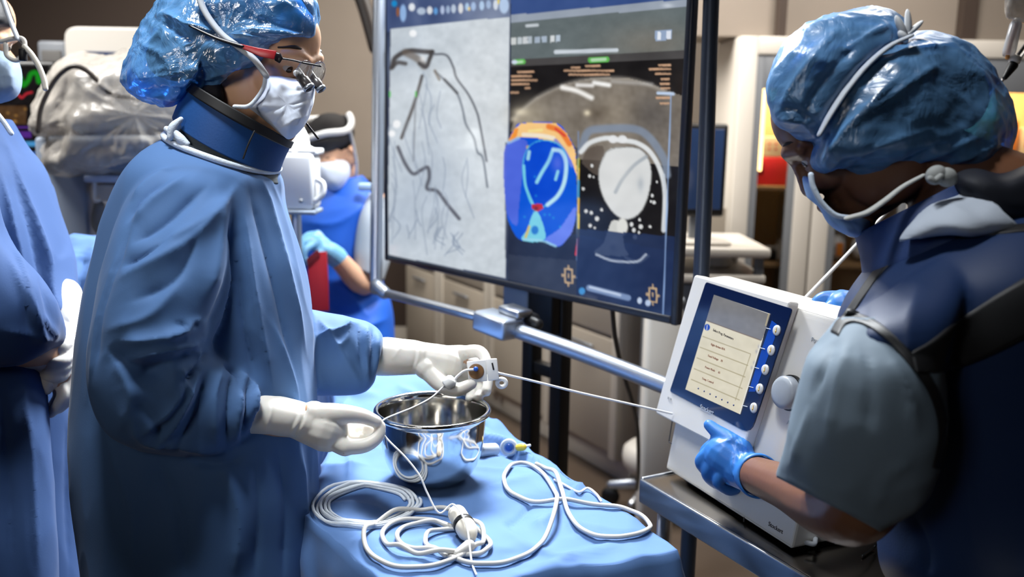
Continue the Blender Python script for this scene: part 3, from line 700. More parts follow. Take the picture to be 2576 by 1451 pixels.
# colour bar
for y0, y1, c in ((400, 425, (190, 190, 60)), (425, 455, (235, 200, 70)), (455, 500, (60, 160, 210)), (500, 540, (240, 190, 70)), (540, 600, (235, 210, 90)), (600, 640, (214, 50, 66))): P.line([(1455, y0), (1449 if y0 > 590 else 1454, y1)], 4, c, .95, .4, False)
P.line([(1455, 330), (1450, 700)], 1.6, (120, 150, 200), .7, .5, False)
# grey slice
rib = z3([(975, 640), (1000, 575), (1060, 560), (1200, 560), (1270, 600), (1330, 690), (1345, 760)])
P.line(rib, 13, (128, 140, 158), .9); P.line(z3([(970, 660), (1010, 620), (1080, 600), (1140, 610), (1210, 620), (1270, 660), (1315, 740), (1335, 840), (1330, 1000)]), 8, (224, 228, 230), .95); P.line(z3([(1330, 760), (1342, 900), (1328, 1005)]), 4, (196, 204, 212), .9)
for x in (1110, 1150): P.blob(*z3([(x, 605)])[0], 12, 10, (226, 228, 230), .95, True)
P.fill(z3([(975, 700), (1000, 650), (1060, 632), (1070, 680), (1045, 760), (985, 720)]), (92, 82, 74), .8, True)
hg = z3([(1080, 660), (1130, 642), (1220, 646), (1262, 690), (1276, 760), (1262, 850), (1230, 920), (1180, 952), (1130, 940), (1085, 890), (1055, 820), (1048, 740)])
P.fill(hg, (214, 216, 216), 1, True); P.line(z3([(1255, 680), (1200, 720), (1150, 780), (1120, 835)]), 6, (160, 168, 176), .8); P.blob(*z3([(1230, 800)])[0], 8, 18, (170, 178, 186), .7); P.blob(*z3([(1130, 720)])[0], 30, 40, (226, 227, 226), .6)
P.line(hg + [hg[0]], 2.4, (150, 152, 152), .6)
spg = z3([(1105, 962), (1130, 960), (1150, 1010), (1160, 1075), (1175, 1110), (1110, 1112), (1028, 1098), (1065, 1060), (1085, 1010)]); P.fill(spg, (208, 208, 202), 1, True)
P.blob(*z3([(1150, 985)])[0], 14, 22, (222, 222, 216), 1, True); P.blob(*z3([(1108, 1075)])[0], 9, 8, (120, 126, 132), .8); P.line(z3([(1165, 1120), (1220, 1140), (1262, 1112)]), 5, (196, 202, 208), .95)
for x, y, r in ((1018, 720, 6), (1008, 765, 6), (1025, 770, 4), (980, 820, 6), (992, 918, 7), (1015, 925, 7), (1040, 950, 9), (1060, 912, 6), (1010, 980, 7), (1030, 990, 5), (1190, 975, 8), (1225, 955, 6), (1230, 985, 9), (1200, 1000, 8), (1270, 985, 6), (1280, 850, 6), (1288, 880, 7), (1275, 875, 5), (1222, 1010, 5), (1300, 790, 4), (1205, 1030, 9)):
    P.blob(*z3([(x, y)])[0], r*.62, r*.66, (226, 228, 228), .95, True)
# lower strip of the reconstruction windows
P.fill([(1278, 640), (1450, 655), (1450, 745), (1276, 702)], (52, 60, 80), .9); P.fill([(1452, 575), (1760, 600), (1760, 820), (1450, 745)], (34, 50, 88), .85); P.noise(40, 5, None, 12)
P.line([(1500, 640), (1540, 655), (1600, 658), (1625, 640)], 4, (190, 200, 215), .8)
for x, y in ((1430, 694), (1642, 742)):
    c = (196, 168, 132); P.line([(x-9, y-18), (x+9, y-16), (x+10, y+18), (x-8, y+16), (x-9, y-18)], 2.6, c, .95, .4, False); P.line([(x, y-26), (x, y-18)], 2.4, c, .95, .4, False); P.line([(x, y+18), (x, y+25)], 2.4, c, .95, .4, False)
    P.blob(x-14, y-2, 4, 4, c, .9, True); P.blob(x+14, y+2, 4, 4, c, .9, True); P.line([(x, y-5), (x, y+4)], 2, c, .9, .4, False)
P.line([(1482, 724), (1580, 749)], 9, (126, 148, 186), .95, .3, False); P.line([(1484, 722), (1560, 742)], 4, (196, 210, 232), .9, .5, False); P.blob(1464, 732, 8, 9, (70, 150, 215), .95, True); P.blob(1609, 756, 6, 8, (200, 214, 236), .95, True); P.blob(1630, 762, 7, 8, (190, 206, 232), .95, True)
P.line([(1688, 240), (1668, 792)], 2.4, (150, 180, 226), .8, .5, False)
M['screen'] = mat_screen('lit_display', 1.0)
mc = (sl + sr_)/2
disp = thing('display_monitor', 'large wall display showing a grey x-ray run and coloured heart slices', 'monitor', (mc[0], mc[1], sbot-.05))
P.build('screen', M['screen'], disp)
cz = sbot + shgt/2
axm = [md, mn, (0, 0, 1)]
cen = mc*[1, 1, 0] + [0, 0, cz]
obj('back_housing', box(cen - mn*.034 - md*.06, (swid-.12, .05, shgt-.04), axm, .01), M['black'], disp)
bz = .018
M['bezel'] = mat('slate_bezel', (38, 42, 52), .35)
for nm, c, s in (('bezel', cen - md*(swid/2+bz/2-.001), (bz, .022, shgt+2*bz)), ('bezel', cen + md*(swid/2+.008), (.018, .022, shgt+2*bz)), ('bezel', cen - [0, 0, shgt/2+bz/2-.001], (swid, .022, bz)), ('bezel', cen + [0, 0, shgt/2+bz/2-.001], (swid, .022, bz))):
    obj(nm, box(c - mn*.006, s, axm, .004), M['bezel'], disp)

# stand: two black posts, grey guard frame with clamp
st = thing('monitor_stand', 'black double post stand with grey guard frame carrying the large display', 'stand', (mc[0], mc[1]-.0, 0))
pb = mp - mn*.13
for px in (1336, 1408):
    b = QP(px, 1000, pb, mn); b[2] = 0
    obj('post', box(b + [0, 0, .72], (.042, .042, 1.42), axm, .004), M['black_metal'], st)
    obj('foot', box(b + [0, 0, .025], (.07, .55, .05), axm, .012), M['black_metal'], st)
b1, b2 = QP(1336, 1000, pb, mn), QP(1408, 1000, pb, mn)
for py, hh in ((928, .03), (1180, .03)):
    c1, c2 = QP(1336, py-14, pb, mn), QP(1408, py+14, pb, mn); obj('cross_bar', box((c1+c2)/2, (np.linalg.norm(c2-c1), .03, .035), axm, .003), M['black_metal'], st)
obj('bracket_plate', box(QP(1335, 760, pb, mn) + mn*.045 + [0, 0, .03], (.10, .03, .16), axm, .004), M['bluegrey'], st)
obj('mount_arm', box(QP(1375, 690, pb, mn) + mn*.03, (.16, .05, .3), axm, .004), M['black_metal'], st)
gl = [Q(955, -150, 2.62), Q(951, 300, 2.62), Q(946, 690, 2.62)]
obj('guard_tube', tube([gl[0], gl[1], gl[2], Q(949, 718, 2.60), Q(968, 737, 2.58)], .018, 16, 30), M['alu'], st)
ga, gc, ge = Q(968, 737, 2.58), Q(1262, 812, 2.22), Q(1775, 1010, 1.80)
obj('guard_tube', tube([ga, gc], .0125, 14, 4), M['steel'], st, label='shiny lower guard tube')
obj('guard_tube', tube([Q(1290, 828, 2.19), Q(1480, 895, 2.02), ge], .0185, 16, 12), M['alu'], st)
obj('guard_post', tube([Q(1796, -180, 1.86), Q(1787, 60, 1.86), Q(1775, 420, 1.86), Q(1763, 720, 1.86), Q(1752, 1010, 1.84), (Q(1752, 1010, 1.84)[0], Q(1752, 1010, 1.84)[1], .05)], .0165, 16, 24), M['darkalu'], st, label='tall slate metal post')
rd = unit(ge - gc); rz = unit(np.cross(rd, np.cross([0, 0, 1.0], rd)))
cl = obj('clamp', box(Q(1252, 815, 2.2), (.115, .07, .05), [rd, np.cross([0, 0, 1.0], rd), rz], .01, 3), M['alu'], st)
obj('clamp_plate', box(Q(1296, 782, 2.2), (.07, .05, .018), [rd, np.cross([0, 0, 1.0], rd), rz], .004), M['steel'], cl)
obj('clamp_knob', tube([Q(1325, 790, 2.2), Q(1345, 800, 2.2)], .012, 14), M['black'], cl)
obj('clamp_knob', tube([Q(1330, 805, 2.2), Q(1352, 815, 2.18)], .014, 14), M['black'], cl)

# loose black cable behind the stand, and the caster stool
cb = [Q(1540, 770, 2.2), Q(1548, 850, 2.3), Q(1565, 930, 2.4), Q(1590, 1010, 2.5), Q(1604, 1080, 2.6), Q(1606, 1180, 2.75), Q(1602, 1230, 2.9)]
tag(obj('power_cable', tube(cb, .006, 8, 60), M['black']), 'thin black cable hanging down behind the display to the floor', 'cable')
ct0 = QZ(1568, 1335, 0); 
sb = thing('mobile_stool', 'stool with a white padded seat and black casters by the beige cabinets', 'stool', (ct0[0], ct0[1], 0))
ss = QP(1645, 1150, ct0 + [0, .18, 0], np.array([0, 1.0, 0]))
scx, scy = ss[0], ct0[1] + .18
obj('seat', lathe([(0, -.05), (.10, -.05), (.118, -.03), (.122, .0), (.118, .035), (.095, .055), (0, .06)], (scx, scy, ss[2]), m=40), M['off'], sb)
obj('column', tube([(scx, scy, .09), (scx, scy, ss[2]-.05)], .025, 16), M['alu'], sb)
for k in range(5):
    a = -2.2 + k*2*PI/5; e = np.array([scx + .165*math.cos(a), scy + .165*math.sin(a), .085])
    lg = obj('leg', tube([(scx, scy, .12), e], [.024, .018], 12), M['alu'] if k else M['steel'], sb)
    obj('caster', join(lathe([(0, -.014), (.034, -.014), (.038, 0), (.034, .014), (0, .014)], (e[0], e[1]-.0, .0385), (math.sin(a), -math.cos(a), 0), 22), tube([e, e - [0, 0, .02]], .012, 10)), M['black'], lg)
wp = thing('white_waste_bin', 'white column unit standing behind the stainless cart', 'bin', (QZ(1668, 1100, 0)[0], 3.0, 0))
wq = QP(1668, 950, (0, 2.75, 0), np.array([0, 1.0, 0]))
wp.location = (wq[0], 2.80, 0)
obj('bin_body', box((wq[0], 2.80, .50), (.11, .10, .88), bev=.015), M['off'], wp)
obj('bin_foot', box((wq[0], 2.80, .03), (.13, .12, .06), bev=.01), M['grey'], wp)
obj('bin_lid', box((wq[0], 2.80, .955), (.115, .105, .03), bev=.008), M['grey'], wp)
# ------------------------------------------------------------------ draped operating table
M['drape'] = mat('blue_surgical_drape', (88, 122, 174), .75, spec=.25, bump=(700, .12, .001), sheen=.1, crumple=(5, .04))
M['clear'] = mat_film('clear_tubing', (232, 238, 244), clear=.45, rough=.15, crinkle=5, strength=0)
ZT = .88
R0, N0, L0 = QZ(1705, 1385, ZT)[:2], QZ(1014, 1509, ZT)[:2], QZ(758, 1288, ZT)[:2]
e1 = unit(QZ(1062, 946, ZT) - QZ(1705, 1385, ZT))[:2]
right = [R0 + e1*s for s in (0, .25, .5, .75, 1.0, 1.22)]
left = [N0, L0, L0 + np.array([.0, .16]), L0 + np.array([-.01, .34]), L0 + np.array([-.06, .58]), L0 + np.array([-.16, .86])]
nu, nv = 190, 110
Rr = catmull(np.array(right), nu); 
tl = np.array([0, .17, .36, .54, .77, 1.0]); Lf = np.array([[np.interp(u, tl, [p[k] for p in left]) for k in (0, 1)] for u in np.linspace(0, 1, nu)])
top = np.zeros((nu, nv, 3))
for j in range(nv):
    v = j/(nv-1); top[:, j, :2] = Lf*(1-v) + Rr*v; top[:, j, 2] = ZT
def hill(P, c, r, h): return h*np.exp(-(((P[..., 0]-c[0])**2 + (P[..., 1]-c[1])**2)/r**2))
for i in range(nu):           # gentle unevenness of cloth laid over a padded top
    for j in range(nv):
        p = Vector((top[i, j, 0]*7, top[i, j, 1]*7, 3.0)); top[i, j, 2] += .006*noise.noise(p) + .0025*(1-2*abs(noise.noise(p*2.3)))
# raised second layer of cloth behind the basin
bx = QZ(1120, 1150, ZT)
for (px, py, r, h) in ((900, 1010, .13, .035), (1060, 1010, .12, .03), (1230, 1085, .05, .02), (840, 1090, .1, .02), (960, 960, .2, .03)):
    c = QZ(px, py, ZT); top[..., 2] += hill(top, c, r, h)
# the instruments' flat place
def flatten(px, py, r):
    c = QZ(px, py, ZT); k = np.exp(-(((top[..., 0]-c[0])**2 + (top[..., 1]-c[1])**2)/r**2)**2); top[..., 2] = top[..., 2]*(1-k) + ZT*k
flatten(1090, 1215, .10)
# hanging sides: rows outward from the border
def skirt(edge, outv, drop, wob, seed):
    n = len(edge); rows = []
    for k in range(0, 26):
        s = k/25; row = edge.copy()
        z = drop*max(0, s-.02)*1.0
        o = .012*math.sin(min(1, s*6)*PI/2) + .03*s
        for i in range(n):
            a = wob*s*(math.sin(i*.23 + seed) + .6*math.sin(i*.091+seed*2)) + wob*.6*s*math.sin(i*.5+seed)
            row[i, :2] += outv[i]*(o + a); row[i, 2] = edge[i, 2] - z
        rows.append(row)
    return np.array(rows)
def outs(edge, sgn):
    T = np.gradient(edge[:, :2], axis=0); T /= np.linalg.norm(T, axis=1)[:, None]+1e-9
    Nn = np.stack([T[:, 1], -T[:, 0]], axis=1)*sgn
    for _ in range(6): Nn[1:-1] = (Nn[:-2] + Nn[1:-1]*2 + Nn[2:])/4
    return Nn/np.linalg.norm(Nn, axis=1)[:, None]
cen0 = top[:, :, :2].mean((0, 1))
# border loop: front (left->right), right (front->back), back, left
loop = np.vstack([top[0, :], top[1:, -1], top[-1, -2::-1], top[-2:0:-1, 0]])
n = len(loop); Tn = np.roll(loop, -1, 0) - np.roll(loop, 1, 0); On = np.stack([Tn[:, 1], -Tn[:, 0]], axis=1)
for _ in range(10): On = (np.roll(On, 1, 0) + 2*On + np.roll(On, -1, 0))/4
On /= np.linalg.norm(On, axis=1)[:, None]
if np.sum(On*(loop[:, :2]-cen0)) < 0: On = -On
rows = [loop]
for k in range(1, 30):
    s = k/29; row = loop.copy(); ang = np.arange(n)
    wv = .020*s*(np.sin(ang*.19) + .7*np.sin(ang*.083+1) + .4*np.sin(ang*.41+2))
    row[:, :2] += On*(.010*min(1, s*9) + .035*s + wv)[:, None]; row[:, 2] = loop[:, 2] - .60*s**1.15 - .004*min(1, s*20)
    rows.append(row)
Vt, Ft = grid(top); Vs = np.array(rows[1:]).reshape(-1, 3)
idx = [j for j in range(nv)] + [(i*nv + nv-1) for i in range(1, nu)] + [((nu-1)*nv + j) for j in range(nv-2, -1, -1)] + [i*nv for i in range(nu-2, 0, -1)]
Fd = [tuple(f) for f in Ft]; b0 = len(Vt)
for j in range(n): Fd.append((idx[j], b0+j, b0+(j+1) % n, idx[(j+1) % n]))
for k in range(len(rows)-2):
    for j in range(n): Fd.append((b0+k*n+j, b0+(k+1)*n+j, b0+(k+1)*n+(j+1) % n, b0+k*n+(j+1) % n))
Vd = np.vstack([Vt, Vs])
st_ = [([(1190, 1108), (1260, 1118), (1340, 1152)], 10, 7, 10), ([(1195, 1124), (1260, 1134), (1335, 1160)], 8, 8, -7), ([(1190, 1178), (1270, 1184), (1330, 1180)], 8, 6, 3.0),
       ([(1480, 1190), (1400, 1290), (1330, 1330)], 16, 9, 4.5), ([(1340, 1266), (1300, 1310), (1270, 1322)], 8, 6, -4), ([(1180, 1250), (1280, 1215), (1360, 1200)], 18, 10, 4), ([(1050, 1262), (1160, 1280), (1290, 1255)], 14, 20, -3),
       ([(1400, 1300), (1520, 1335), (1640, 1345)], 22, 12, 3), ([(1550, 1374), (1460, 1395), (1380, 1424), (1290, 1450)], 9, 12, 4.5), ([(1545, 1360), (1440, 1376), (1330, 1396)], 12, 10, -2),
       ([(800, 1250), (880, 1232), (960, 1240)], 10, 8, 3), ([(810, 1290), (880, 1268), (1000, 1300)], 12, 8, 2.5), ([(790, 1165), (850, 1180), (930, 1172)], 12, 9, 4), ([(870, 1120), (880, 1170), (875, 1215)], 12, 8, 3.5),
       ([(800, 1000), (900, 990), (960, 1000)], 10, 8, 4), ([(880, 1000), (850, 1050), (860, 1110)], 12, 8, 4), ([(1000, 970), (1090, 1020), (1180, 1050)], 20, 10, 5), ([(1060, 990), (1150, 1020), (1250, 1090)], 10, 8, -4), ([(1210, 1010), (1280, 1060), (1350, 1130)], 12, 8, 4),
       ([(1450, 1240), (1540, 1270), (1640, 1320)], 12, 9, 2.5), ([(850, 1350), (980, 1400), (1120, 1420)], 14, 10, 2), ([(1340, 1156), (1352, 1172)], 6, 6, 8)]
VF = folds((Vd, Fd), [(p, a, b, c*2.0) for p, a, b, c in st_], face=False)
VF = crinkle(VF, 8, .0036, seed=4, octaves=2)
drape = tag(obj('surgical_drape', shell(VF, .0015), M['drape'], None), 'blue cloth drape spread over the operating table under the basin and coiled cable', 'drape')
tb_c = (N0 + R0)/2 + e1*.55
tb = thing('operating_table', 'operating table hidden under the blue drape', 'table', (tb_c[0], tb_c[1], 0))
e1v = np.array([e1[0], e1[1], 0]); e2v = np.array([-e1[1], e1[0], 0])
ins = [top[20, 30], top[12, -16], top[-14, -16], top[-14, 24], top[int(nu*.5), 26]]
ins = np.array(ins)*[1, 1, 0] + [0, 0, ZT-.12]
obj('table_top', prism(ins, (0, 0, .06), .006), M['grey'], tb, smooth=False)
obj('column', box((tb_c[0], tb_c[1], .44), (.2, .3, .70), [e2v, e1v, (0, 0, 1)], .02), M['steel'], tb)
obj('base', box((tb_c[0], tb_c[1], .05), (.26, .6, .10), [e2v, e1v, (0, 0, 1)], .03), M['grey'], tb)

# a helper: the cloth's height under a point
from mathutils.bvhtree import BVHTree
bv = BVHTree.FromPolygons([tuple(v) for v in VF[0]], VF[1])
def cloth(p, lift=0.0):
    h = bv.ray_cast(Vector((p[0], p[1], 1.3)), Vector((0, 0, -1)))
    return np.array([p[0], p[1], (h[0].z if h[0] is not None else ZT) + lift])
def on(px, py, lift): # point of the cloth seen at a pixel
    r = ray(px, py); h = bv.ray_cast(Vector(CAM), Vector(r))
    p = np.array(h[0]) if h[0] is not None else QZ(px, py, ZT)
    return cloth(p, lift)

# ------------------------------------------------------------------ steel basin
M['chrome'] = mat('polished_steel', (232, 230, 226), .10, metal=1.0, bump=(25, .03, .003))
bc = QZ(1088, 1206, ZT); bc[2] = ZT + .007
rb_ = .099; hb = .118
prof = [(0, 0), (.050, 0), (.060, .003), (.072, .014), (.082, .035), (.088, .062), (.0905, .09), (.0915, .106), (.093, .112), (.098, .1145), (.1005, .118), (.1005, .1215), (.098, .124), (.094, .1235), (.0915, .120), (.0895, .110), (.0885, .09), (.086, .062), (.080, .036), (.070, .016), (.058, .006), (.048, .003), (0, .003)]
pr = catmull(np.array(prof), 110); pr[:, 0] = np.maximum(pr[:, 0], 0)
tag(obj('steel_basin', lathe([tuple(p) for p in pr], bc, m=96), M['chrome']), 'shiny stainless steel basin on the blue drape', 'basin')

# ------------------------------------------------------------------ coiled grey-white cable with its connector
M['cable'] = mat('pale_grey_cable', (192, 190, 186), .4, var=.03)
M['cat'] = mat('white_catheter', (236, 236, 236), .3)
z6 = lambda pts: [(780 + x/2.74, 1000 + y/2.74) for x, y in pts]
coil = z6([(930, 1118), (870, 1090), (815, 1050), (795, 1000), (815, 952), (900, 920), (1010, 914), (1120, 925), (1200, 965), (1243, 1020), (1225, 1070), (1150, 1105), (1000, 1105), (850, 1088), (720, 1060), (630, 1020), (600, 975), (640, 910), (740, 884), (860, 884), (960, 900)]) 
coil2 = z6([(1010, 915), (900, 880), (770, 856), (640, 858), (540, 895), (497, 960), (530, 1040), (620, 1090), (740, 1120), (900, 1126), (1060, 1095), (1150, 1070), (1195, 1010), (1180, 930), (1080, 850), (930, 805), (760, 797), (590, 825), (450, 880), (378, 960), (380, 1050), (450, 1130), (560, 1180), (700, 1198), (840, 1190), (970, 1155), (1100, 1090)])
run = z6([(960, 1120), (1080, 1160), (1200, 1168), (1350, 1150), (1490, 1095), (1600, 1000), (1670, 890), (1700, 780), (1680, 660), (1600, 550), (1480, 482), (1390, 500), (1338, 570), (1350, 640), (1430, 700), (1550, 735), (1750, 742), (1950, 746), (2120, 765), (2270, 810), (2345, 880), (2310, 945), (2200, 980), (2080, 982), (1950, 955), (1840, 895), (1770, 800), (1730, 690), (1690, 570), (1620, 505), (1560, 490)])
rc = .0036
cab = thing('coiled_cable', 'pale grey cable coiled at the front of the drape and looping to its right edge', 'cable', on(1100, 1370, 0))
def lay(pts, r, lift, n=8):
    """a cable following the cloth: plan position from where it lies, height eased over the cloth's bumps"""
    X = catmull(np.array([[*p, l] for p, l in zip(pts, lift)], float), (len(pts)-1)*n); G_ = []
    for x, y, l in X:
        p = QZ(x, y, ZT + r); h = cloth(p)[2]; G_.append([p[0], p[1], max(h, ZT-.004)])
    G_ = np.array(G_); z = G_[:, 2].copy()
    for _ in range(14): z[1:-1] = np.maximum((z[:-2] + 2*z[1:-1] + z[2:])/4, G_[1:-1, 2])
    for _ in range(6): z[1:-1] = (z[:-2] + 2*z[1:-1] + z[2:])/4
    G_[:, 2] = z + r + .001 + X[:, 2]; return tube(G_, r, 12, len(G_))
obj('inner_coil', lay(coil, rc, [.001 + .004*(i % 3 == 1) for i in range(len(coil))]), M['cable'], cab)
obj('outer_coil', lay(coil2, rc, [.002 + .008*(5 < i < 20)*1.0*(i % 2) for i in range(len(coil2))]), M['cable'], cab)
lf = [.001]*len(run); 
for k in (6, 7): lf[k] = .014
for k in (27, 28): lf[k] = .010
for k in (16,): lf[k] = .004
obj('long_run', lay(run, rc, lf), M['cable'], cab)
M['brass'] = mat('gold_pins', (226, 180, 96), .3, metal=.7); M['ivory'] = mat('ivory_plastic', (200, 194, 182), .4)
ca, ce = on(1148, 1320, .020), on(1192, 1386, .016)
cdv = unit(ce - ca)
cn = obj('connector', lathe([(0, 0), (.0135, 0), (.0145, .004), (.0145, .022), (.013, .024), (.013, .034), (.0155, .036), (.0155, .062), (.012, .072), (.006, .085), (0, .086)], ca, cdv, 28), M['ivory'], cab)
obj('grip_ring', lathe([(.0150, .037), (.0163, .038), (.0163, .048), (.0150, .049)], ca, cdv, 28, True), M['black'], cn)
uu = unit(np.cross(cdv, [0, 0, 1.0])); vv = np.cross(cdv, uu)
obj('pins', join(*[tube([ca + (uu*math.cos(k*1.047) + vv*math.sin(k*1.047))*.0075 - cdv*.004, ca + (uu*math.cos(k*1.047) + vv*math.sin(k*1.047))*.0075], .0016, 8) for k in range(6)]), M['brass'], cn)
obj('strain_relief', tube([on(1150, 1405, .008), on(1180, 1392, .012)], [.006, .009], 14), M['cable'], cn)

# ------------------------------------------------------------------ clear coiled tube on the left, pack and stopcock behind
loops = []
c0 = on(925, 1270, 0); 
tp_ = []
for k in range(6*40+1):
    a = 2*PI*k/40 + .4; rr = .0735 + .0024*math.sin(k*.21) + .0042*(k/40) - .012
    tp_.append(cloth(c0 + np.array([math.cos(a)*rr, math.sin(a)*rr*1.0, 0]), .003 + .0035*((k//40) % 2)))
tag(obj('clear_tube_coil', tube(tp_, .0026, 8, len(tp_)), M['clear']), 'clear plastic tube coiled beside the basin, half behind the gown', 'tube')
pk = on(1232, 1150, 0)
pack = thing('clear_syringe', 'clear syringe with a blue tip lying behind the basin', 'syringe', pk)
sa, se = on(1205, 1150, .013), on(1262, 1146, .013); sd = unit(se - sa)
obj('barrel', lathe([(0, 0), (.011, 0), (.0125, .004), (.0125, .040), (.010, .044), (0, .045)], sa, sd, 24), M['clear'], pack)
obj('plunger', lathe([(0, .004), (.009, .004), (.009, .036), (0, .038)], sa, sd, 20), M['white'], pack)
M['bluepl'] = mat('clear_blue_plastic', (36, 92, 190), .2, spec=.6)
stp = thing('stopcock_valve', 'clear stopcock with a blue core and yellow cap at the drape edge', 'valve', on(1280, 1148, 0))
q = on(1280, 1146, .016)
obj('valve_ring', lathe([(.010, -.006), (.016, -.006), (.017, 0), (.016, .006), (.010, .006)], q, unit(CAM - q), 28, True), M['clear'], stp)
obj('valve_core', ball(q, .0075), M['bluepl'], stp)
obj('yellow_cap', tube([on(1305, 1143, .014), on(1316, 1142, .014)], .0068, 16), mat('yellow_cap', (232, 200, 70), .4), stp)
obj('outlet_stem', tube([on(1318, 1141, .014), on(1332, 1138, .014)], .0028, 12), M['cat'], stp)
lead = [on(1395, 1212, .004), on(1420, 1225, .004), on(1455, 1243, .004), on(1478, 1236, .006), on(1500, 1250, .005), on(1512, 1266, .004)]
tag(obj('thin_lead', tube(lead, .0022, 8, 40), M['cat']), 'thin pale lead lying along the right edge of the drape', 'lead')

# ------------------------------------------------------------------ stainless cart and the generator on it
ZC2 = .845
K0 = QZ(1617, 1206, ZC2); BL, BR = QZ(1674, 1190, ZC2), QZ(1990, 1396, ZC2)
gf = unit((BR - BL)*[1, 1, 0]); gs = np.array([-gf[1], gf[0], 0]); gs = gs if gs[0] > 0 else -gs     # along the front; towards the back (right)
kf = unit((QZ(2025, 1446, ZC2) - K0)*[1, 1, 0]); ks = np.array([-kf[1], kf[0], 0]); ks = ks if ks[0] > 0 else -ks
M['steeltop'] = mat('cart_stainless', (168, 160, 150), .22, metal=1.0, bump=(120, .05))
LW, LD = .53, .40
cc = K0 + kf*LW/2 + ks*LD/2
ct = thing('stainless_cart', 'stainless steel cart carrying the white generator', 'cart', (cc[0], cc[1], 0))
kax = [kf, ks, (0, 0, 1)]
obj('top', box(cc - [0, 0, .019], (LW, LD, .038), kax, .004), M['steeltop'], ct)
obj('top_lip', box(cc - ks*(LD/2+.004) - [0, 0, .020], (LW, .008, .046), kax, .003), M['steel'], ct)
obj('top_lip', box(cc - kf*(LW/2+.004) - [0, 0, .020], (.008, LD, .046), kax, .003), M['steel'], ct)
for a in (-1, 1):
    for b in (-1, 1):
        pth = cc + kf*a*(LW/2-.03) + ks*b*(LD/2-.03)
        lg = obj('leg', tube([[pth[0], pth[1], ZC2-.04], [pth[0], pth[1], .09]], .0125, 14, 2, caps=(False, False)), M['steel'], ct)
        obj('caster', lathe([(0, -.014), (.038, -.014), (.042, 0), (.038, .014), (0, .014)], (pth[0], pth[1], .0425), (1, 0, 0), 22), M['black'], lg)
obj('lower_shelf', box(cc*[1, 1, 0] + [0, 0, .28], (LW-.06, LD-.06, .02), kax, .004), M['steel'], ct)

TLp = QP(1772, 700, BL, gf); GH = TLp[2] - ZC2; GT = np.dot(TLp - BL, gs); GLN = np.linalg.norm((BR-BL)[:2])
M['gen'] = mat('generator_white', (228, 224, 217), .35, spec=.5)
M['gen_grey'] = mat('generator_grey', (168, 172, 178), .4)
M['navy'] = mat('navy_glass_panel', (9, 28, 66), .12, spec=.6, coat=.3)
M['seam'] = mat('seam_gap_grey', (84, 84, 86), .6)  # grey lines along the housing joints
G0 = BL + [0, 0, .010]
gen = thing('ablation_generator', 'white generator console with navy screen panel and round grey dial on the steel cart', 'generator', BL + gf*GLN/2 + gs*.1)
GD = GT + .20
hz = GH - .010
pf = lambda t, z: G0 + gs*t + np.array([0, 0, z])
side = [pf(0, 0), pf(GT*.98, hz), pf(GT + .055, hz+.004), pf(GD*1.0, hz*.80), pf(GD+.06, hz*.30), pf(GD+.06, .0)]
obj('body', prism(rounded(side, [.006, .012, .02, .03, .03, .008]), gf*GLN, .004), M['gen'], gen, smooth=False)
fn = unit(np.cross(gf, unit(TLp - BL))); fn = fn if np.dot(fn, CAM - BL) > 0 else -fn     # front normal
fu = unit(TLp - BL)                                                             # up the front
def fp(px, py, off=0.0): return QP(px, py, BL + fn*off, fn)
def plate(pts, off0, off1, r=0, bev=.0015):
    return prism(rounded([fp(x, y, off0) for x, y in pts], r) if not (np.isscalar(r) and r == 0) else [fp(x, y, off0) for x, y in pts], fn*(off1-off0), bev)
BZ = .022
obj('base_foot', box(BL + gf*GLN/2 + gs*(GD/2+.02) + [0, 0, .005], (GLN-.03, GD-.02, .010), [gf, gs, (0, 0, 1)], .002), M['black'], gen)
bezel = obj('screen_bezel', plate([(1770, 694), (2013, 762), (1888, 1152), (1671, 1040), (1686, 985)], .001, BZ, [.006, .006, .020, .006, .002], .003), M['gen'], gen, smooth=False)
glass = obj('navy_panel', plate([(1778, 709), (1996, 777), (1891, 1092), (1687, 984)], BZ-.001, BZ+.0015, [.006, .006, .022, .006], .0006), M['navy'], gen, smooth=False)
# its lit display
def quadgrid(pts, n, m, off):
    A = [fp(x, y, off) for x, y in pts]; u = np.linspace(0, 1, m)[None, :, None]; v = np.linspace(0, 1, n)[:, None, None]
    return (A[0]*(1-u) + A[1]*u)*(1-v) + (A[3]*(1-u) + A[2]*u)*v
GP = Paint(quadgrid([(1796, 741), (1938, 789), (1862, 1042), (1724, 979)], 250, 160, BZ+.0025))
GP.c[:] = (236, 228, 202)
GP.fill([(1790, 730), (1950, 780), (1916, 856), (1776, 806)], (134, 134, 136)); GP.noise(22, 5, None, 3)
GP.line([(1850, 757), (1936, 788)], 2.4, (235, 232, 225), .9, .4, False); GP.line([(1934, 789), (1926, 818)], 2.0, (220, 200, 150), .7, .5, False)
GP.line([(1776, 806), (1914, 856)], 1.5, (120, 100, 84), .8, .5, False)
for k in range(5):
    a, b = (1768-k*7.2, 846+k*27), (1888-k*7, 890+k*29)
    GP.line([a, b], 1.6, (172, 160, 120), .75, .5, False)
GP.line([(1888, 892), (1850, 1006)], 1.5, (180, 168, 130), .7, .5, False)
GP.blob(1779, 823, 7, 8, (20, 70, 190), 1, True); GP.line([(1779, 818), (1778, 829)], 1.4, (236, 236, 240), .9, .5, False)
for x, y in ((1909, 872), (1903, 884), (1897, 912), (1891, 925)): GP.blob(x, y, 3, 5, (176, 176, 186), .7)
GP.line([(1916, 858), (1862, 1040)], 3, (246, 246, 240), .8, .6, False)
scr = GP.build('lit_screen', mat_screen('generator_display', .82), glass)
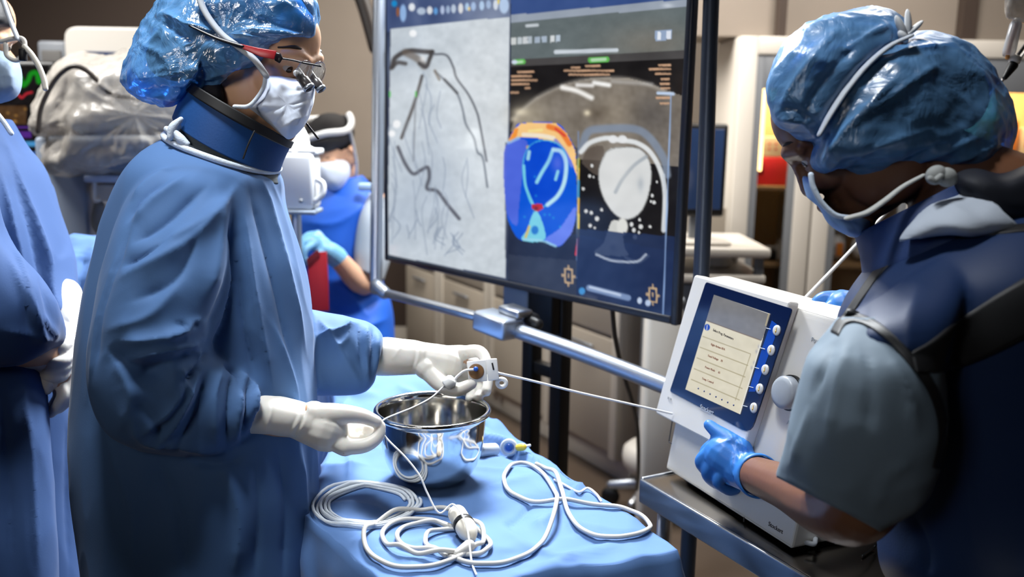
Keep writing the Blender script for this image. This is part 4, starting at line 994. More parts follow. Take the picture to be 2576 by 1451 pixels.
M['ink'] = mat('dark_print', (58, 54, 60), .5); M['ink_red'] = mat('brown_print', (150, 104, 84), .5); M['silver'] = mat('silver_print', (190, 196, 206), .4); M['ink_blue'] = mat('blue_print', (24, 50, 110), .5)
def ftext(body, px, py, px2, py2, off, m, hgt, parent, nm='lettering'):
    a, b = fp(px, py, off), fp(px2, py2, off); xd = unit(b-a); yd = np.cross(fn, xd); yd = yd if np.dot(yd, fu) > 0 else -yd
    xd2 = xd
    o = text(nm, body, m, a, xd2, yd, hgt, parent); return o
ftext('Select Prog. Parameters', 1793, 832, 1868, 866, BZ+.003, M['ink'], .0062, scr)
for k, s in enumerate(('Right Atrium RFA', 'Fixed Voltage    70', 'Power Mode      65', 'Temp. Control')):
    ftext(s, 1788-k*7.5, 868+k*28.5, 1850-k*7.5, 892+k*29, BZ+.003, M['ink_red'], .0056, scr)
dots = [ball(fp(1757+k*14.8, 977+k*7.0, BZ+.0026), .0016, 6, 10) for k in range(7)]
obj('menu_dots', join(*dots), M['ink_blue'], scr)
ftext('Stockert', 1760, 1027, 1800, 1047, BZ+.0022, M['silver'], .0118, glass, 'logo')
obj('blue_stripe', plate([(1942, 806), (1955, 816), (1950, 850), (1900, 985), (1884, 985), (1893, 955), (1920, 870)], BZ+.0012, BZ+.0019, 0, .0002), mat('bright_blue_print', (14, 70, 170), .2), glass, smooth=False)
M['key'] = mat('silver_key', (206, 206, 204), .4); M['amber'] = mat('amber_dot', (232, 190, 90), .4)
for k, (x, y) in enumerate(((1955, 831), (1941, 881), (1926, 930), (1912, 978), (1897, 1026))):
    c = fp(x, y, BZ+.0015); r_ = .0088
    kb_ = obj('softkey', lathe([(0, .0022), (r_*.7, .0026), (r_*.95, .0018), (r_, 0)], c, fn, 24), M['key'], glass)
    ma_ = obj('key_mark', join(ball(c + fn*.0024 - fu*.0016, .0016, 6, 10), tube([c + fn*.0026 - fu*.004, c + fn*.0026 + fu*.004], .0007, 6)), M['amber'], kb_)
    a, b = fp(x-28, y-6, BZ+.002), fp(x-17, y-3, BZ+.002)
    obj('key_line', tube([a, b], .0007, 6), M['silver'], glass)
# dial and lower details
dc = fp(1990, 988, .004)
obj('dial_recess', lathe([(0, .0), (.031, 0), (.033, .002), (.033, .004)], fp(1996, 976, -.003), fn, 40), M['gen_grey'], gen)
dl = obj('dial', lathe([(0, .021), (.018, .0215), (.024, .0195), (.0262, .016), (.0268, .002), (.027, 0)], dc, fn, 48), mat('dial_grey', (150, 156, 164), .32), gen)
obj('dial_side', lathe([(.0272, -.004), (.0285, -.002), (.0285, .004), (.0272, .006)], dc, fn, 48, True), M['black'], gen)
for (a, b) in (((1880, 1238), (1871, 1312)), ((1683, 1112), (1728, 1136)), ((1694, 1040), (1683, 1110))):
    obj('seam', tube([fp(a[0], a[1], .0002), fp(b[0], b[1], .0002)], .0012, 6, caps=(False, False)), M['seam'], gen)
ftext('Power', 2040, 858, 2070, 866, .0022, M['gen_grey'], .010, gen); ftext('ABL', 1979, 1066, 2000, 1074, .0022, M['gen_grey'], .010, gen)
ftext('Stockert', 1932, 1321, 1967, 1342, .0022, M['ink'], .0100, gen, 'logo'); ftext('RF 70', 1679, 1002, 1700, 1013, BZ+.001, M['gen_grey'], .0055, bezel)
obj('side_grip', tube([QZ(2030, 1365, ZC2+.02), QZ(2048, 1368, ZC2+.02), QZ(2052, 1356, ZC2+.02)], .004, 10), M['gen_grey'], gen)
wire = [QZ(2130, 1330, ZC2+.06), QZ(2180, 1334, ZC2+.05), QZ(2204, 1352, ZC2+.025), QZ(2200, 1375, ZC2+.006), QZ(2170, 1398, ZC2+.004)]
tag(obj('black_lead', tube(wire, .0022, 8, 40), M['black']), 'thin black lead beside the generator base on the steel cart', 'lead')
print('GEN', GH, GT, GLN, BL, BR)
# ------------------------------------------------------------------ people: shared builders
M['skinA'] = mat('light_tan_skin', (206, 160, 126), .5, subs=.15, bump=(180, .08, .001), var=.06, varscale=14)
M['skinB'] = mat('deep_brown_skin', (112, 74, 52), .42, subs=.08, bump=(180, .1, .001), var=.1, varscale=14)
M['skinD'] = mat('fair_skin', (222, 176, 146), .5, subs=.15, var=.05)
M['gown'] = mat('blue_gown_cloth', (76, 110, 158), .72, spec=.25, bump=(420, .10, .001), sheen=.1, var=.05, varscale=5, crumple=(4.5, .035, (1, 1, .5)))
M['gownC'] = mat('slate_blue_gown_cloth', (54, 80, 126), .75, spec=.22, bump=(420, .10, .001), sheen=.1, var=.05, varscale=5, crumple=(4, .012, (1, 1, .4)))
M['latex'] = mat('cream_latex', (226, 222, 214), .42, spec=.45, subs=.12, bump=(55, .18, .002), var=.04, varscale=12)
M['nitrile'] = mat('blue_nitrile', (52, 118, 196), .42, spec=.5, bump=(70, .25, .002), var=.08, varscale=20)
M['maskc'] = mat('white_mask_fabric', (214, 224, 242), .8, spec=.2, bump=(160, .2, .001), sheen=.1)
M['maskb'] = mat('pale_blue_mask_fabric', (150, 184, 226), .8, spec=.2, bump=(160, .2, .001))
M['cap'] = mat_film('blue_bouffant_film', (112, 172, 230), clear=.86, rough=.22, crinkle=20, strength=.9, tint=(104, 168, 232), dist=.010, cmin=.5, gloss=.10)
M['hair'] = mat('black_hair', (22, 20, 22), .7, spec=.2, bump=(150, .4, .003))
M['collar'] = mat('navy_thyroid_collar', (24, 66, 122), .6, spec=.3, bump=(260, .25, .001), var=.08, varscale=8)
M['trimblk'] = mat('black_binding', (14, 14, 17), .55)
M['undershirt'] = mat('grey_undershirt', (70, 78, 84), .8, bump=(200, .3))
M['whitetape'] = mat('white_binding', (206, 218, 232), .7, bump=(400, .4))
M['eyew'] = mat('eye_white', (186, 176, 166), .25); M['iris'] = mat('dark_iris', (40, 26, 18), .1)
M['brow'] = mat('dark_eyebrow', (38, 27, 22), .7)

def frame(yaw_dir, pitch, roll=0.0):
    """columns forward, left, up of a head facing the plan direction yaw_dir (deg from +X), looking down by pitch (deg)"""
    a, p = math.radians(yaw_dir), math.radians(pitch)
    f = np.array([math.cos(a)*math.cos(p), math.sin(a)*math.cos(p), -math.sin(p)])
    l = unit(np.cross([0, 0, 1.0], f)); u = np.cross(f, l)
    r = math.radians(roll); l2 = l*math.cos(r) + u*math.sin(r); u2 = u*math.cos(r) - l*math.sin(r)
    return np.stack([f, l2, u2], axis=1)
def head_shape(neck=None, nose=1.0):
    e = lambda c, r: ellipsoid(c, (r[0], 0, 0), (0, r[1], 0), (0, 0, r[2]), 18, 26)
    P = [e((-.012, 0, .045), (.100, .076, .088)), e((.030, 0, -.030), (.060, .060, .085)), e((.030, 0, -.076), (.056, .050, .040)), e((.072, 0, -.105), (.024, .026, .021)),
         e((.055, 0, .045), (.043, .062, .055)),
         tube([(.093, 0, .012), (.093+.013*nose, 0, -.012), (.093+.024*nose, 0, -.032)], [.0085, .010, .0125], 14), e((.092+.012*nose, .013, -.036), (.012, .008, .008)), e((.092+.012*nose, -.013, -.036), (.012, .008, .008)),
         tube([(.078, .052, .020), (.092, .030, .026), (.094, 0, .018), (.092, -.030, .026), (.078, -.052, .020)], [.009, .011, .010, .011, .009], 12),
         e((.064, .046, -.026), (.028, .024, .022)), e((.064, -.046, -.026), (.028, .024, .022)),
         *[e((.004, s*.046, -.058), (.056, .028, .052)) for s in (1, -1)], tube([(.086, .022, -.064), (.098, 0, -.062), (.086, -.022, -.064)], [.006, .009, .006], 12), tube([(.084, .020, -.074), (.094, 0, -.075), (.084, -.020, -.074)], [.006, .009, .006], 12)]
    for s in (1, -1):
        P += [ellipsoid((-.006, s*.079, -.006), (.019, s*.008, 0), (-.008, s*.008, 0), (-.006, 0, .032), 12, 18), e((.004, s*.072, -.012), (.018, .012, .022)), e((.0715, s*.032, .0085), (.0142, .0160, .0112)),
              tube([(.066, s*.048, .004), (.083, s*.040, .013), (.088, s*.028, .014), (.084, s*.017, .004)], .0042, 8), tube([(.066, s*.048, .002), (.080, s*.040, -.007), (.085, s*.028, -.008), (.083, s*.017, .001)], .0038, 8)]
    if neck is not None: P.append(tube(neck, [.058, .055, .060, .075][:len(neck)], 24))
    return join(*P)
def eyes(root, Rm, c, s, iris='iris'):
    for k in (1, -1):
        e = np.array([.0735, k*.032, .003])*s
        o = obj('eye', xform(ball(e, .0125*s), Rm, c), M['eyew'], root)
        g = unit(np.array([.88, 0, -.35])); pos = e + g*.0088*s
        obj('pupil', xform(ellipsoid(pos, (.0048*s*g[0], 0, .0048*s*g[2]), (0, .0082*s, 0), (-.0074*s*g[2], 0, .0074*s*g[0]), 8, 16), Rm, c), M[iris], o)
        obj('eyebrow', xform(tube(np.array([(.070, k*.054, .030), (.088, k*.038, .036), (.094, k*.018, .031)])*s, [.002*s, .0042*s, .0038*s], 8, flat=.8), Rm, c), M['brow'], root)
def chain(pts, r): return tube([Q(*p) for p in pts], r, 14, (len(pts)-1)*7+1)
def hand_shape(wrist, palm, palm_r, fingers, fr=1.0):
    """palm bones run from the wrist to each knuckle; every finger its own tapering chain"""
    P = [chain([wrist, palm], [palm_r*.84, palm_r])]
    for f in fingers:
        pts, rad = f
        P.append(chain([wrist, pts[0]], [palm_r*.55, rad[0]*1.15])); P.append(chain(pts, [q*fr for q in rad]))
    return P
FR = [.0130, .0115, .0102, .0088]; TR = [.0185, .0155, .0125, .0098]; LR = [.0112, .0098, .0088, .0076]
def shrink(rows, px, t): return [(r[0]+px, r[1], r[2]-px, r[3], r[4], max(.03, r[5]-t)) + tuple(r[6:]) for r in rows]
def legs(hip, half, dirv, zf=0.0, h=None):
    P = []
    for s in (-1, 1):
        a = np.array(hip) + np.array(dirv)*half*s; k = a*[1, 1, 0] + [0.0, 0, a[2]*.52]; f = a*[1, 1, 0] + [0, 0, .09]
        P.append(tube([a - [0, 0, .02], a - [0, 0, .14], k, f], [.070, .072, .054, .042], 18))
    return P
def shoes(root, hip, half, dirv, fwd, m, pm=None):
    for s in (-1, 1):
        a = np.array(hip) + np.array(dirv)*half*s; k = a*[1, 1, 0] + [0, 0, a[2]*.52]; f = a*[1, 1, 0] + [0, 0, .07]
        obj('trouser_leg', crinkle(tube([a - [0, 0, .04], a - [0, 0, .16], k, f], [.082, .084, .072, .070], 24, 40), 9, .006, seed=5, octaves=2), M['trouser'], root)
    for s in (-1, 1):
        a = (np.array(hip) + np.array(dirv)*half*s)*[1, 1, 0]; fw = unit(fwd); sd = np.cross([0, 0, 1.0], fw)
        V, Fc = ellipsoid(a + fw*.06 + [0, 0, .045], fw*.14, sd*.052, (0, 0, .06), 18, 30); V[:, 2] = np.maximum(V[:, 2], .002)
        obj('shoe', (V, Fc), m, root)
M['clog'] = mat('dark_clog', (30, 32, 40), .4); M['trouser'] = mat('navy_scrub_trousers', (36, 52, 82), .8, bump=(300, .15))

# ================================================================== the woman in the blue gown (front left)
RA = frame(-17, 15); sA = np.array([1.0, .97, .96])
cA = Q(733, 172, 1.425) - RA @ (np.array([.085, -.032, .003])*sA)
hA = xform((lambda v: (v[0]*sA, v[1]))(head_shape([(-.018, 0, -.05), (-.045, 0, -.12), (-.075, 0, -.19)], .5)), RA, cA)
rowsA = [(432, 342, 692, 436, 1.47, .105, 1.47, .15), (405, 368, 697, 462, 1.48, .135, 1.47, .1), (345, 440, 706, 510, 1.49, .165), (298, 540, 732, 585, 1.5, .172), (262, 660, 762, 690, 1.5, .168), (232, 800, 779, 812, 1.5, .165),
         (212, 960, 786, 950, 1.5, .165), (204, 1120, 791, 1112, 1.5, .165), (212, 1280, 797, 1270, 1.5, .168), (230, 1451, 801, 1440, 1.5, .17), (244, 1750, 806, 1740, 1.5, .175), (250, 2050, 808, 2040, 1.5, .18)]
slN = [(455, 410, 640, 470, 1.42, .075), (370, 452, 600, 490, 1.39, .085), (306, 560, 588, 570, 1.36, .085), (262, 700, 584, 690, 1.335, .085), (236, 860, 556, 800, 1.325, .085), (240, 985, 528, 862, 1.325, .082),
       (282, 1085, 540, 895, 1.335, .080), (385, 1132, 572, 905, 1.355, .074), (500, 1150, 612, 925, 1.375, .066), (585, 1125, 640, 948, 1.39, .060), (622, 1092, 656, 962, 1.395, .050)]
slF = [(690, 700, 690, 960, 1.58, .09), (745, 765, 745, 985, 1.60, .085), (800, 783, 800, 992, 1.61, .08), (860, 792, 866, 992, 1.615, .074), (915, 806, 915, 985, 1.62, .066), (952, 828, 938, 962, 1.62, .056), (966, 846, 944, 944, 1.62, .047)]
torso = loft(rowsA, 150, 110, 2.25); sn = loft(slN, 90, 72, 2.1); sf = loft(slF, 60, 64, 2.1)
gown = remesh(join(torso, sn, sf), .0042, 7, .5)
fA = [([(270, 880), (340, 930), (440, 950)], 30, 26, -13), ([(300, 860), (400, 850), (500, 815)], 16, 22, 9), ([(330, 1040), (360, 1100), (470, 1120), (560, 1135)], 18, 12, 8), ([(470, 960), (420, 1040), (350, 1090)], 12, 26, 8), ([(600, 930), (640, 980), (640, 1060)], 9, 9, 6), ([(560, 915), (600, 940), (610, 1000)], 6, 8, -7), ([(600, 462), (500, 560), (352, 640)], 30, 12, 7), ([(520, 470), (420, 560), (330, 612)], 12, 18, -7), ([(470, 440), (390, 500), (335, 560)], 14, 9, 6), ([(440, 420), (380, 452), (330, 505)], 8, 8, 5), ([(425, 450), (360, 500), (318, 560)], 7, 7, -5),
      ([(560, 500), (470, 610), (300, 700)], 26, 14, 8), ([(440, 590), (370, 640), (300, 672)], 10, 14, -7), ([(575, 520), (590, 640), (568, 760), (515, 880)], 11, 16, -13), ([(545, 500), (548, 620), (520, 760)], 24, 16, 7), ([(500, 560), (450, 700), (330, 760)], 16, 26, -6),
      ([(470, 690), (380, 790), (270, 830)], 22, 16, 5), ([(440, 815), (475, 822), (500, 812)], 6, 5, -6), ([(512, 800), (440, 838), (410, 850)], 8, 7, 5), ([(505, 862), (420, 880), (300, 912)], 20, 9, 9), ([(500, 885), (420, 920), (330, 960)], 12, 24, -9), ([(522, 880), (490, 930), (462, 968)], 7, 7, -8),
      ([(508, 880), (500, 912), (470, 940)], 6, 6, 6), ([(462, 925), (470, 960), (486, 996)], 6, 7, 5), ([(500, 950), (450, 1050), (395, 1115)], 12, 8, 9), ([(530, 930), (490, 1040), (440, 1130)], 13, 11, -7), ([(560, 915), (540, 1000), (545, 1120)], 12, 12, 6), ([(590, 925), (575, 1020), (570, 1120)], 7, 8, -7),
      ([(612, 935), (600, 1030), (590, 1110)], 8, 6, 7), ([(628, 942), (618, 1040), (606, 1110)], 5, 5, -6), ([(640, 955), (634, 1040), (622, 1090)], 6, 5, 5), ([(265, 880), (330, 990), (300, 1085)], 22, 18, 6), ([(330, 1000), (390, 1060), (420, 1120)], 16, 12, -5),
      ([(650, 430), (705, 620), (775, 900)], 14, 9, 7), ([(625, 470), (680, 660), (745, 960)], 10, 12, -6), ([(610, 540), (640, 760), (690, 1000)], 16, 10, 7), ([(600, 640), (615, 820), (650, 960)], 12, 12, -6), ([(680, 450), (730, 600), (772, 780)], 7, 7, 4), ([(690, 820), (735, 960), (745, 1090)], 10, 9, 5),
      ([(330, 560), (262, 760), (232, 960)], 9, 9, -6), ([(300, 620), (248, 800), (222, 1010)], 8, 8, 5), ([(270, 1090), (330, 1280), (340, 1450)], 18, 14, 5), ([(400, 1160), (450, 1300), (470, 1450)], 16, 22, -6), ([(560, 1160), (600, 1300), (590, 1450)], 22, 16, 5), ([(700, 1120), (720, 1280), (715, 1450)], 14, 12, -5), ([(750, 1110), (768, 1280), (770, 1450)], 10, 9, 5),
      ([(640, 1170), (650, 1300), (640, 1450)], 14, 10, -4), ([(470, 1150), (540, 1170), (620, 1150)], 14, 9, -6),
      ([(800, 800), (850, 870), (905, 960)], 7, 9, 5), ([(790, 850), (850, 830), (900, 812)], 8, 7, 6), ([(880, 800), (872, 850), (838, 880)], 8, 6, 5), ([(925, 815), (922, 880), (925, 960)], 6, 5, 6), ([(940, 822), (936, 890), (934, 950)], 5, 5, -6), ([(905, 815), (905, 870), (912, 930)], 6, 6, -5), ([(952, 838), (948, 890), (942, 940)], 4, 4, 4)]
gown = folds(gown, [(p, a, b, c*1.35) for p, a, b, c in fA]); gown = crinkle(gown, 9, .0032, (1, 1, .45), 'ridge', 2, 2)
body = [hA, loft(shrink(rowsA[1:11], 36, .03), 60, 40), *legs(Q(525, 1600, 1.5), .072, (0, 1, 0))]
armN = [(430, 500, 1.39), (385, 760, 1.35), (385, 985, 1.34), (530, 1030, 1.37), (700, 1050, 1.405), (748, 1055, 1.415)]
armF = [(640, 560, 1.58), (690, 780, 1.60), (800, 885, 1.615), (960, 895, 1.62), (1050, 898, 1.62)]
body += [chain(armN, [.055, .048, .043, .038, .030, .029]), chain(armF, [.055, .048, .042, .032, .029])]
h1w = (745, 1055, 1.415)
h1f = [([(868, 1124, 1.400), (918, 1120, 1.405), (950, 1098, 1.415), (957, 1072, 1.42)], FR), ([(866, 1106, 1.425), (915, 1106, 1.438), (942, 1090, 1.440), (922, 1077, 1.435)], FR), ([(860, 1092, 1.448), (905, 1094, 1.460), (925, 1082, 1.458), (902, 1074, 1.45)], FR),
       ([(852, 1080, 1.470), (892, 1082, 1.480), (908, 1074, 1.475), (888, 1069, 1.465)], LR), ([(790, 1042, 1.405), (852, 1040, 1.398), (908, 1046, 1.408), (946, 1060, 1.416)], TR)]
h2w = (1048, 898, 1.62)
h2f = [([(1160, 888, 1.635), (1204, 884, 1.63), (1222, 908, 1.618), (1216, 934, 1.606)], FR), ([(1156, 908, 1.652), (1204, 918, 1.656), (1226, 948, 1.642), (1224, 985, 1.622)], FR), ([(1148, 926, 1.662), (1186, 948, 1.668), (1208, 974, 1.652), (1204, 998, 1.625)], FR),
       ([(1138, 940, 1.666), (1164, 964, 1.668), (1184, 986, 1.650), (1180, 1002, 1.628)], LR), ([(1072, 925, 1.605), (1112, 966, 1.590), (1150, 980, 1.580), (1186, 966, 1.578)], TR)]
body += hand_shape(h1w, (822, 1082, 1.412), .030, h1f, .86) + hand_shape(h2w, (1118, 915, 1.628), .029, h2f, .86)
A = obj('person', remesh(join(*body), .0038, 4), M['skinA'], None, label='person in a blue surgical gown and cream gloves holding the catheter over the basin', cat='person')
obj('gown', gown, M['gown'], A)
cuffN = loft([(600, 1108, 640, 972, 1.395, .046), (622, 1098, 652, 982, 1.397, .044), (665, 1092, 690, 992, 1.402, .040), (712, 1096, 735, 1004, 1.408, .037), (744, 1100, 764, 1012, 1.413, .036), (775, 1100, 790, 1022, 1.413, .034)], 40, 40, 2.1)
g1 = remesh(join(cuffN, *hand_shape(h1w, (822, 1082, 1.412), .0345, h1f)), .0024, 5)
g1 = folds(g1, [([(775+o, 1008), (768+o, 1050), (742+o, 1098)], 4, 3, a) for o, a in ((-14, 1.6), (-4, -1.6), (4, 1.8), (-24, -1.2))] + [([(690, 995), (682, 1040), (664, 1090)], 4, 4, 1.6), ([(648, 985), (640, 1040), (622, 1095)], 4, 3, 1.8), ([(800, 1060), (850, 1075), (880, 1100)], 18, 14, 2.5)])
obj('glove', g1, M['latex'], A, label='cream latex glove on the nearer hand')
cuffF = loft([(948, 850, 938, 944, 1.62, .036), (975, 848, 965, 945, 1.62, .036), (1010, 852, 1000, 944, 1.62, .034), (1046, 856, 1038, 942, 1.62, .032), (1070, 862, 1062, 942, 1.62, .030)], 34, 40, 2.1)
g2 = remesh(join(cuffF, *hand_shape(h2w, (1118, 915, 1.628), .0335, h2f)), .0024, 5)
g2 = folds(g2, [([(1058, 856), (1052, 900), (1038, 940)], 3.5, 3, 1.8), ([(1050, 856), (1044, 900), (1032, 940)], 3, 3, -1.6), ([(1010, 868), (1000, 885), (985, 905)], 4, 4, 1.2), ([(1170, 880), (1178, 900), (1170, 925)], 5, 5, -2)])
obj('glove', g2, M['latex'], A, label='cream latex glove on the farther hand')
# collar, undershirt, gown binding
und = loft([(452, 285, 690, 405, 1.47, .085, 1.47, .1), (440, 330, 694, 430, 1.47, .098, 1.47, .1), (425, 372, 698, 462, 1.475, .112, 1.47, .1)], 20, 60, 2.1)
obj('undershirt', und, M['undershirt'], A)
colr = loft([(455, 290, 692, 428, 1.465, .100, 1.465, .24), (468, 262, 700, 402, 1.465, .098, 1.465, .18), (486, 236, 712, 374, 1.465, .095, 1.465, .10), (500, 216, 722, 352, 1.465, .093, 1.465, .05)], 40, 110, 2.05, rings=True)
wob = np.zeros(colr.shape); 
co = obj('thyroid_collar', shell(rings_mesh(colr, (False, False)), -.006), M['collar'], A)
tr = loft([(490, 231, 715, 368, 1.465, .0985, 1.465, .09), (500, 214, 723, 350, 1.465, .096, 1.465, .04)], 8, 110, 2.05, rings=True)
obj('binding', shell(rings_mesh(tr, (False, False)), -.0075), M['trimblk'], co, label='black top binding')
obj('seam', tube([Q(640, 330, 1.36), Q(625, 362, 1.355), Q(612, 398, 1.355)], .0014, 8), M['trimblk'], co)
nk = loft([rowsA[0], rowsA[1]], 2, 160, 2.25, rings=True)[0]; cnk = nk.mean(0)
obj('neck_binding', tube(cnk + (nk - cnk)*1.012 + [0, 0, .004], .0050, 10, 160, closed=True), M['whitetape'], A)
obj('strap_knot', join(*[tube(p, [.004, .007, .005], 10) for p in (pxs([(455, 300), (436, 320), (428, 345)], 1.37), pxs([(450, 318), (432, 330), (420, 325)], 1.375), pxs([(440, 330), (455, 350), (470, 362)], 1.37))]), M['whitetape'], A)
# cap, hair, straps
hairA = remesh(join(balloon([(470, 60), (520, -20), (600, -58), (690, -50), (752, -5), (770, 50), (740, 92), (690, 112), (640, 150), (580, 195), (520, 215), (480, 190), (455, 130)], (610, 70), 1.48, .082, .082, 60, 24, .6),
                    balloon([(375, 110), (410, 60), (470, 40), (520, 80), (520, 160), (470, 200), (400, 195), (370, 155)], (445, 120), 1.49, .06, .06, 40, 20, .6),
                    balloon([(530, 190), (556, 205), (566, 240), (560, 265), (535, 255), (495, 235), (500, 205)], (532, 230), 1.43, .03, .05, 30, 14, .6)), .004, 4)
obj('hair', crinkle(hairA, 22, .002, (1, 1, 3), 'ridge', 4, 2), M['hair'], A)
capO = [(308, 205), (316, 150), (338, 98), (366, 48), (410, -8), (470, -52), (560, -84), (650, -92), (730, -72), (780, -25), (799, 30), (797, 80), (786, 93), (742, 99), (706, 117), (684, 138), (662, 160), (620, 178), (585, 200), (545, 228), (500, 240), (450, 256), (410, 270), (368, 258), (328, 236)]
capA = balloon(capO, (560, 80), 1.47, .105, .11, 230, 90, .52)
capA = crinkle(capA, 12, .0055, (1.0, 1.0, 1.6), 'ridge', 3, 2); capA = crinkle(capA, 30, .0030, (1.5, 1, .6), 'ridge', 8, 2)
capA = folds(capA, [([(790, 70), (720, 10), (600, -30)], 6, 5, 5), ([(785, 88), (700, 60), (560, 30)], 6, 5, -5), ([(770, 92), (690, 80), (600, 72)], 5, 5, 5), ([(740, 98), (660, 92), (590, 70)], 4, 4, -4), ([(340, 110), (420, 150), (440, 250)], 10, 7, 7), ([(380, 40), (480, 110), (520, 230)], 10, 8, -8),
                    ([(400, 30), (470, 60), (560, 90)], 10, 8, 9), ([(330, 200), (420, 190), (540, 160)], 8, 6, 6), ([(345, 230), (430, 225), (560, 200)], 6, 5, -6), ([(420, 260), (480, 190), (520, 120)], 8, 6, 7), ([(470, 240), (540, 190), (640, 160)], 6, 5, 5), ([(500, 20), (560, 80), (640, 130)], 9, 9, -10), ([(450, 90), (500, 140), (590, 170)], 8, 6, 6)])
obj('bouffant_cap', capA, M['cap'], A)
M['grey_elastic'] = mat('grey_elastic', (176, 182, 190), .7)
obj('mask_strap', tube(pxs([(668, 188), (640, 150), (600, 118), (560, 88), (525, 45), (505, 5), (500, -30)], 1.362), .0066, 10, 40, flat=.7), M['grey_elastic'], A)
# mask
mk = balloon([(668, 184), (700, 186), (742, 198), (776, 206), (792, 214), (790, 250), (786, 270), (774, 300), (754, 330), (724, 350), (690, 322), (645, 286), (622, 268), (646, 246), (662, 216)], (722, 262), 1.445, .072, .05, 150, 60, .5)
mk = folds(mk, [([(660, 290), (710, 270), (786, 250)], 6, 5, -3.0), ([(670, 250), (720, 240), (786, 232)], 6, 5, 2.6), ([(690, 220), (740, 225), (785, 222)], 5, 4, -1.5), ([(700, 330), (740, 300), (776, 290)], 6, 5, 2.5), ([(700, 200), (715, 250), (705, 300)], 9, 7, 1.8), ([(690, 318), (715, 285), (760, 268)], 5, 5, -2.5), ([(670, 200), (676, 240), (650, 280)], 4, 4, 2.4), ([(740, 322), (752, 300), (750, 280)], 5, 5, 2)])
mk = crinkle(mk, 26, .0012, kind='ridge', seed=5, octaves=2)
mo = obj('face_mask', mk, M['maskc'], A)
obj('mask_edge', tube(pxs([(668, 184), (664, 216), (647, 246), (624, 267), (590, 268)], 1.372), .0032, 10, 30), M['whitetape'], mo)
eyes(A, RA, cA, sA[0])
# glasses with loupes
M['blackgl'] = mat('black_glasses_frame', (18, 20, 26), .25); M['redarm'] = mat('red_temple_arm', (150, 20, 32), .35)
M['lens'] = mat_clear('clear_lens', .03)
gl = obj('loupe_glasses', tube(pxs([(702, 146), (735, 151), (765, 158), (806, 166)], 1.36), .0016, 10, 24), M['blackgl'], A)
obj('temple_arm', tube(pxs([(480, 66), (545, 96), (612, 117)], 1.350), [.0036, .0050, .0052], 10, 20, flat=.6), M['blackgl'], gl)
obj('temple_arm', prism(pxs([(604, 110), (650, 120), (696, 128), (690, 150), (655, 143), (612, 124)], 1.346), unit(ray(650, 125))*.004, .001), M['redarm'], gl, label='red section of the temple arm')
obj('hinge', prism(pxs([(690, 130), (706, 134), (712, 146), (704, 160), (690, 152)], 1.356), unit(ray(700, 140))*.006, .0015), M['blackgl'], gl)
L1 = Q(772, 178, 1.385); ax = RA[:, 0]
obj('lens', xform(ellipsoid((0, 0, 0), (.0012, 0, 0), (0, .024, 0), (0, 0, .018), 10, 30), RA, Q(748, 176, 1.375) + ax*.012), M['lens'], gl)
obj('lens', xform(ellipsoid((0, 0, 0), (.0012, 0, 0), (0, .024, 0), (0, 0, .018), 10, 30), RA, Q(792, 180, 1.43) + ax*.006), M['lens'], gl)
lp = unit(RA @ np.array([.80, 0, -.60]))
for (px, py, d, r) in ((757, 192, 1.375, .0085), (788, 196, 1.42, .0075)):
    p0 = Q(px, py, d)
    b = obj('loupe_barrel', lathe([(0, -.012), (r*.72, -.012), (r*.75, .004), (r, .006), (r, .020), (r*.8, .022), (0, .021)], p0, lp, 24), mat('loupe_grey', (70, 66, 68), .3), gl)
    obj('loupe_ring', lathe([(r*.95, .018), (r*1.08, .019), (r*1.08, .023), (r*.9, .024)], p0, lp, 24, True), M['alu'], b)
obj('nose_pad', ball(Q(746, 184, 1.372), .005), mat('clear_pad', (235, 240, 245), .1), gl)
obj('cord', tube(pxs([(772, 312), (786, 330), (800, 348)], 1.42), .0018, 8), M['trimblk'], A)
shoes(A, Q(525, 1600, 1.5), .072, (0, 1, 0), (1, 0, 0), M['clog'])

# ------------------------------------------------------------------ the catheter handle she holds and its lines
M['device'] = mat('white_device_plastic', (238, 238, 236), .3)
dv = thing('ablation_catheter', 'small white catheter handle with a brown disc and blue hub, held in the farther glove', 'handle', Q(1215, 940, 1.585))
vd = unit(ray(1215, 935))
obj('housing', prism(pxs([(1174, 909), (1222, 904), (1226, 958), (1180, 962)], 1.575), vd*.020, .0015), M['device'], dv)
obj('end_block', prism(pxs([(1222, 903), (1250, 901), (1256, 955), (1228, 958)], 1.572), vd*.022, .0015), M['device'], dv)
obj('slot', prism(pxs([(1236, 913), (1240, 912), (1244, 930), (1240, 931)], 1.571), vd*.002, .0003), M['black'], dv)
obj('disc', lathe([(0, .001), (.012, .001), (.0135, 0)], Q(1198, 934, 1.574), -vd, 30), mat('brown_dial', (128, 92, 56), .5), dv)
obj('hub', lathe([(0, .009), (.0035, .0085), (.0042, .006), (.0042, 0)], Q(1197, 928, 1.574), -vd, 20), M['bluepl'], dv)
obj('side_tube', tube(pxs([(1195, 929), (1170, 932), (1152, 945), (1140, 958)], 1.57), .0022, 8, 20), M['cat'], dv)
obj('connector', lathe([(0, -.008), (.009, -.008), (.011, -.004), (.011, .006), (.008, .010), (0, .010)], Q(1130, 962, 1.568), unit(Q(1150, 945, 1.565) - Q(1112, 980, 1.57)), 18), M['device'], dv)
obj('finger_ring', tube([Q(1262 + 11*math.cos(a), 963 + 10*math.sin(a), 1.585) for a in np.linspace(0, 2*PI, 18, endpoint=False)], .0036, 8, 40, closed=True), M['device'], dv)
sh = [Q(1254, 938, 1.58), Q(1340, 958, 1.60), Q(1460, 988, 1.63), Q(1580, 1015, 1.66), Q(1690, 1040, 1.69)]
tag(obj('catheter_shaft', tube(sh, .0020, 10, 60), M['cat']), 'thin white catheter line running from the handle to the generator', 'line')
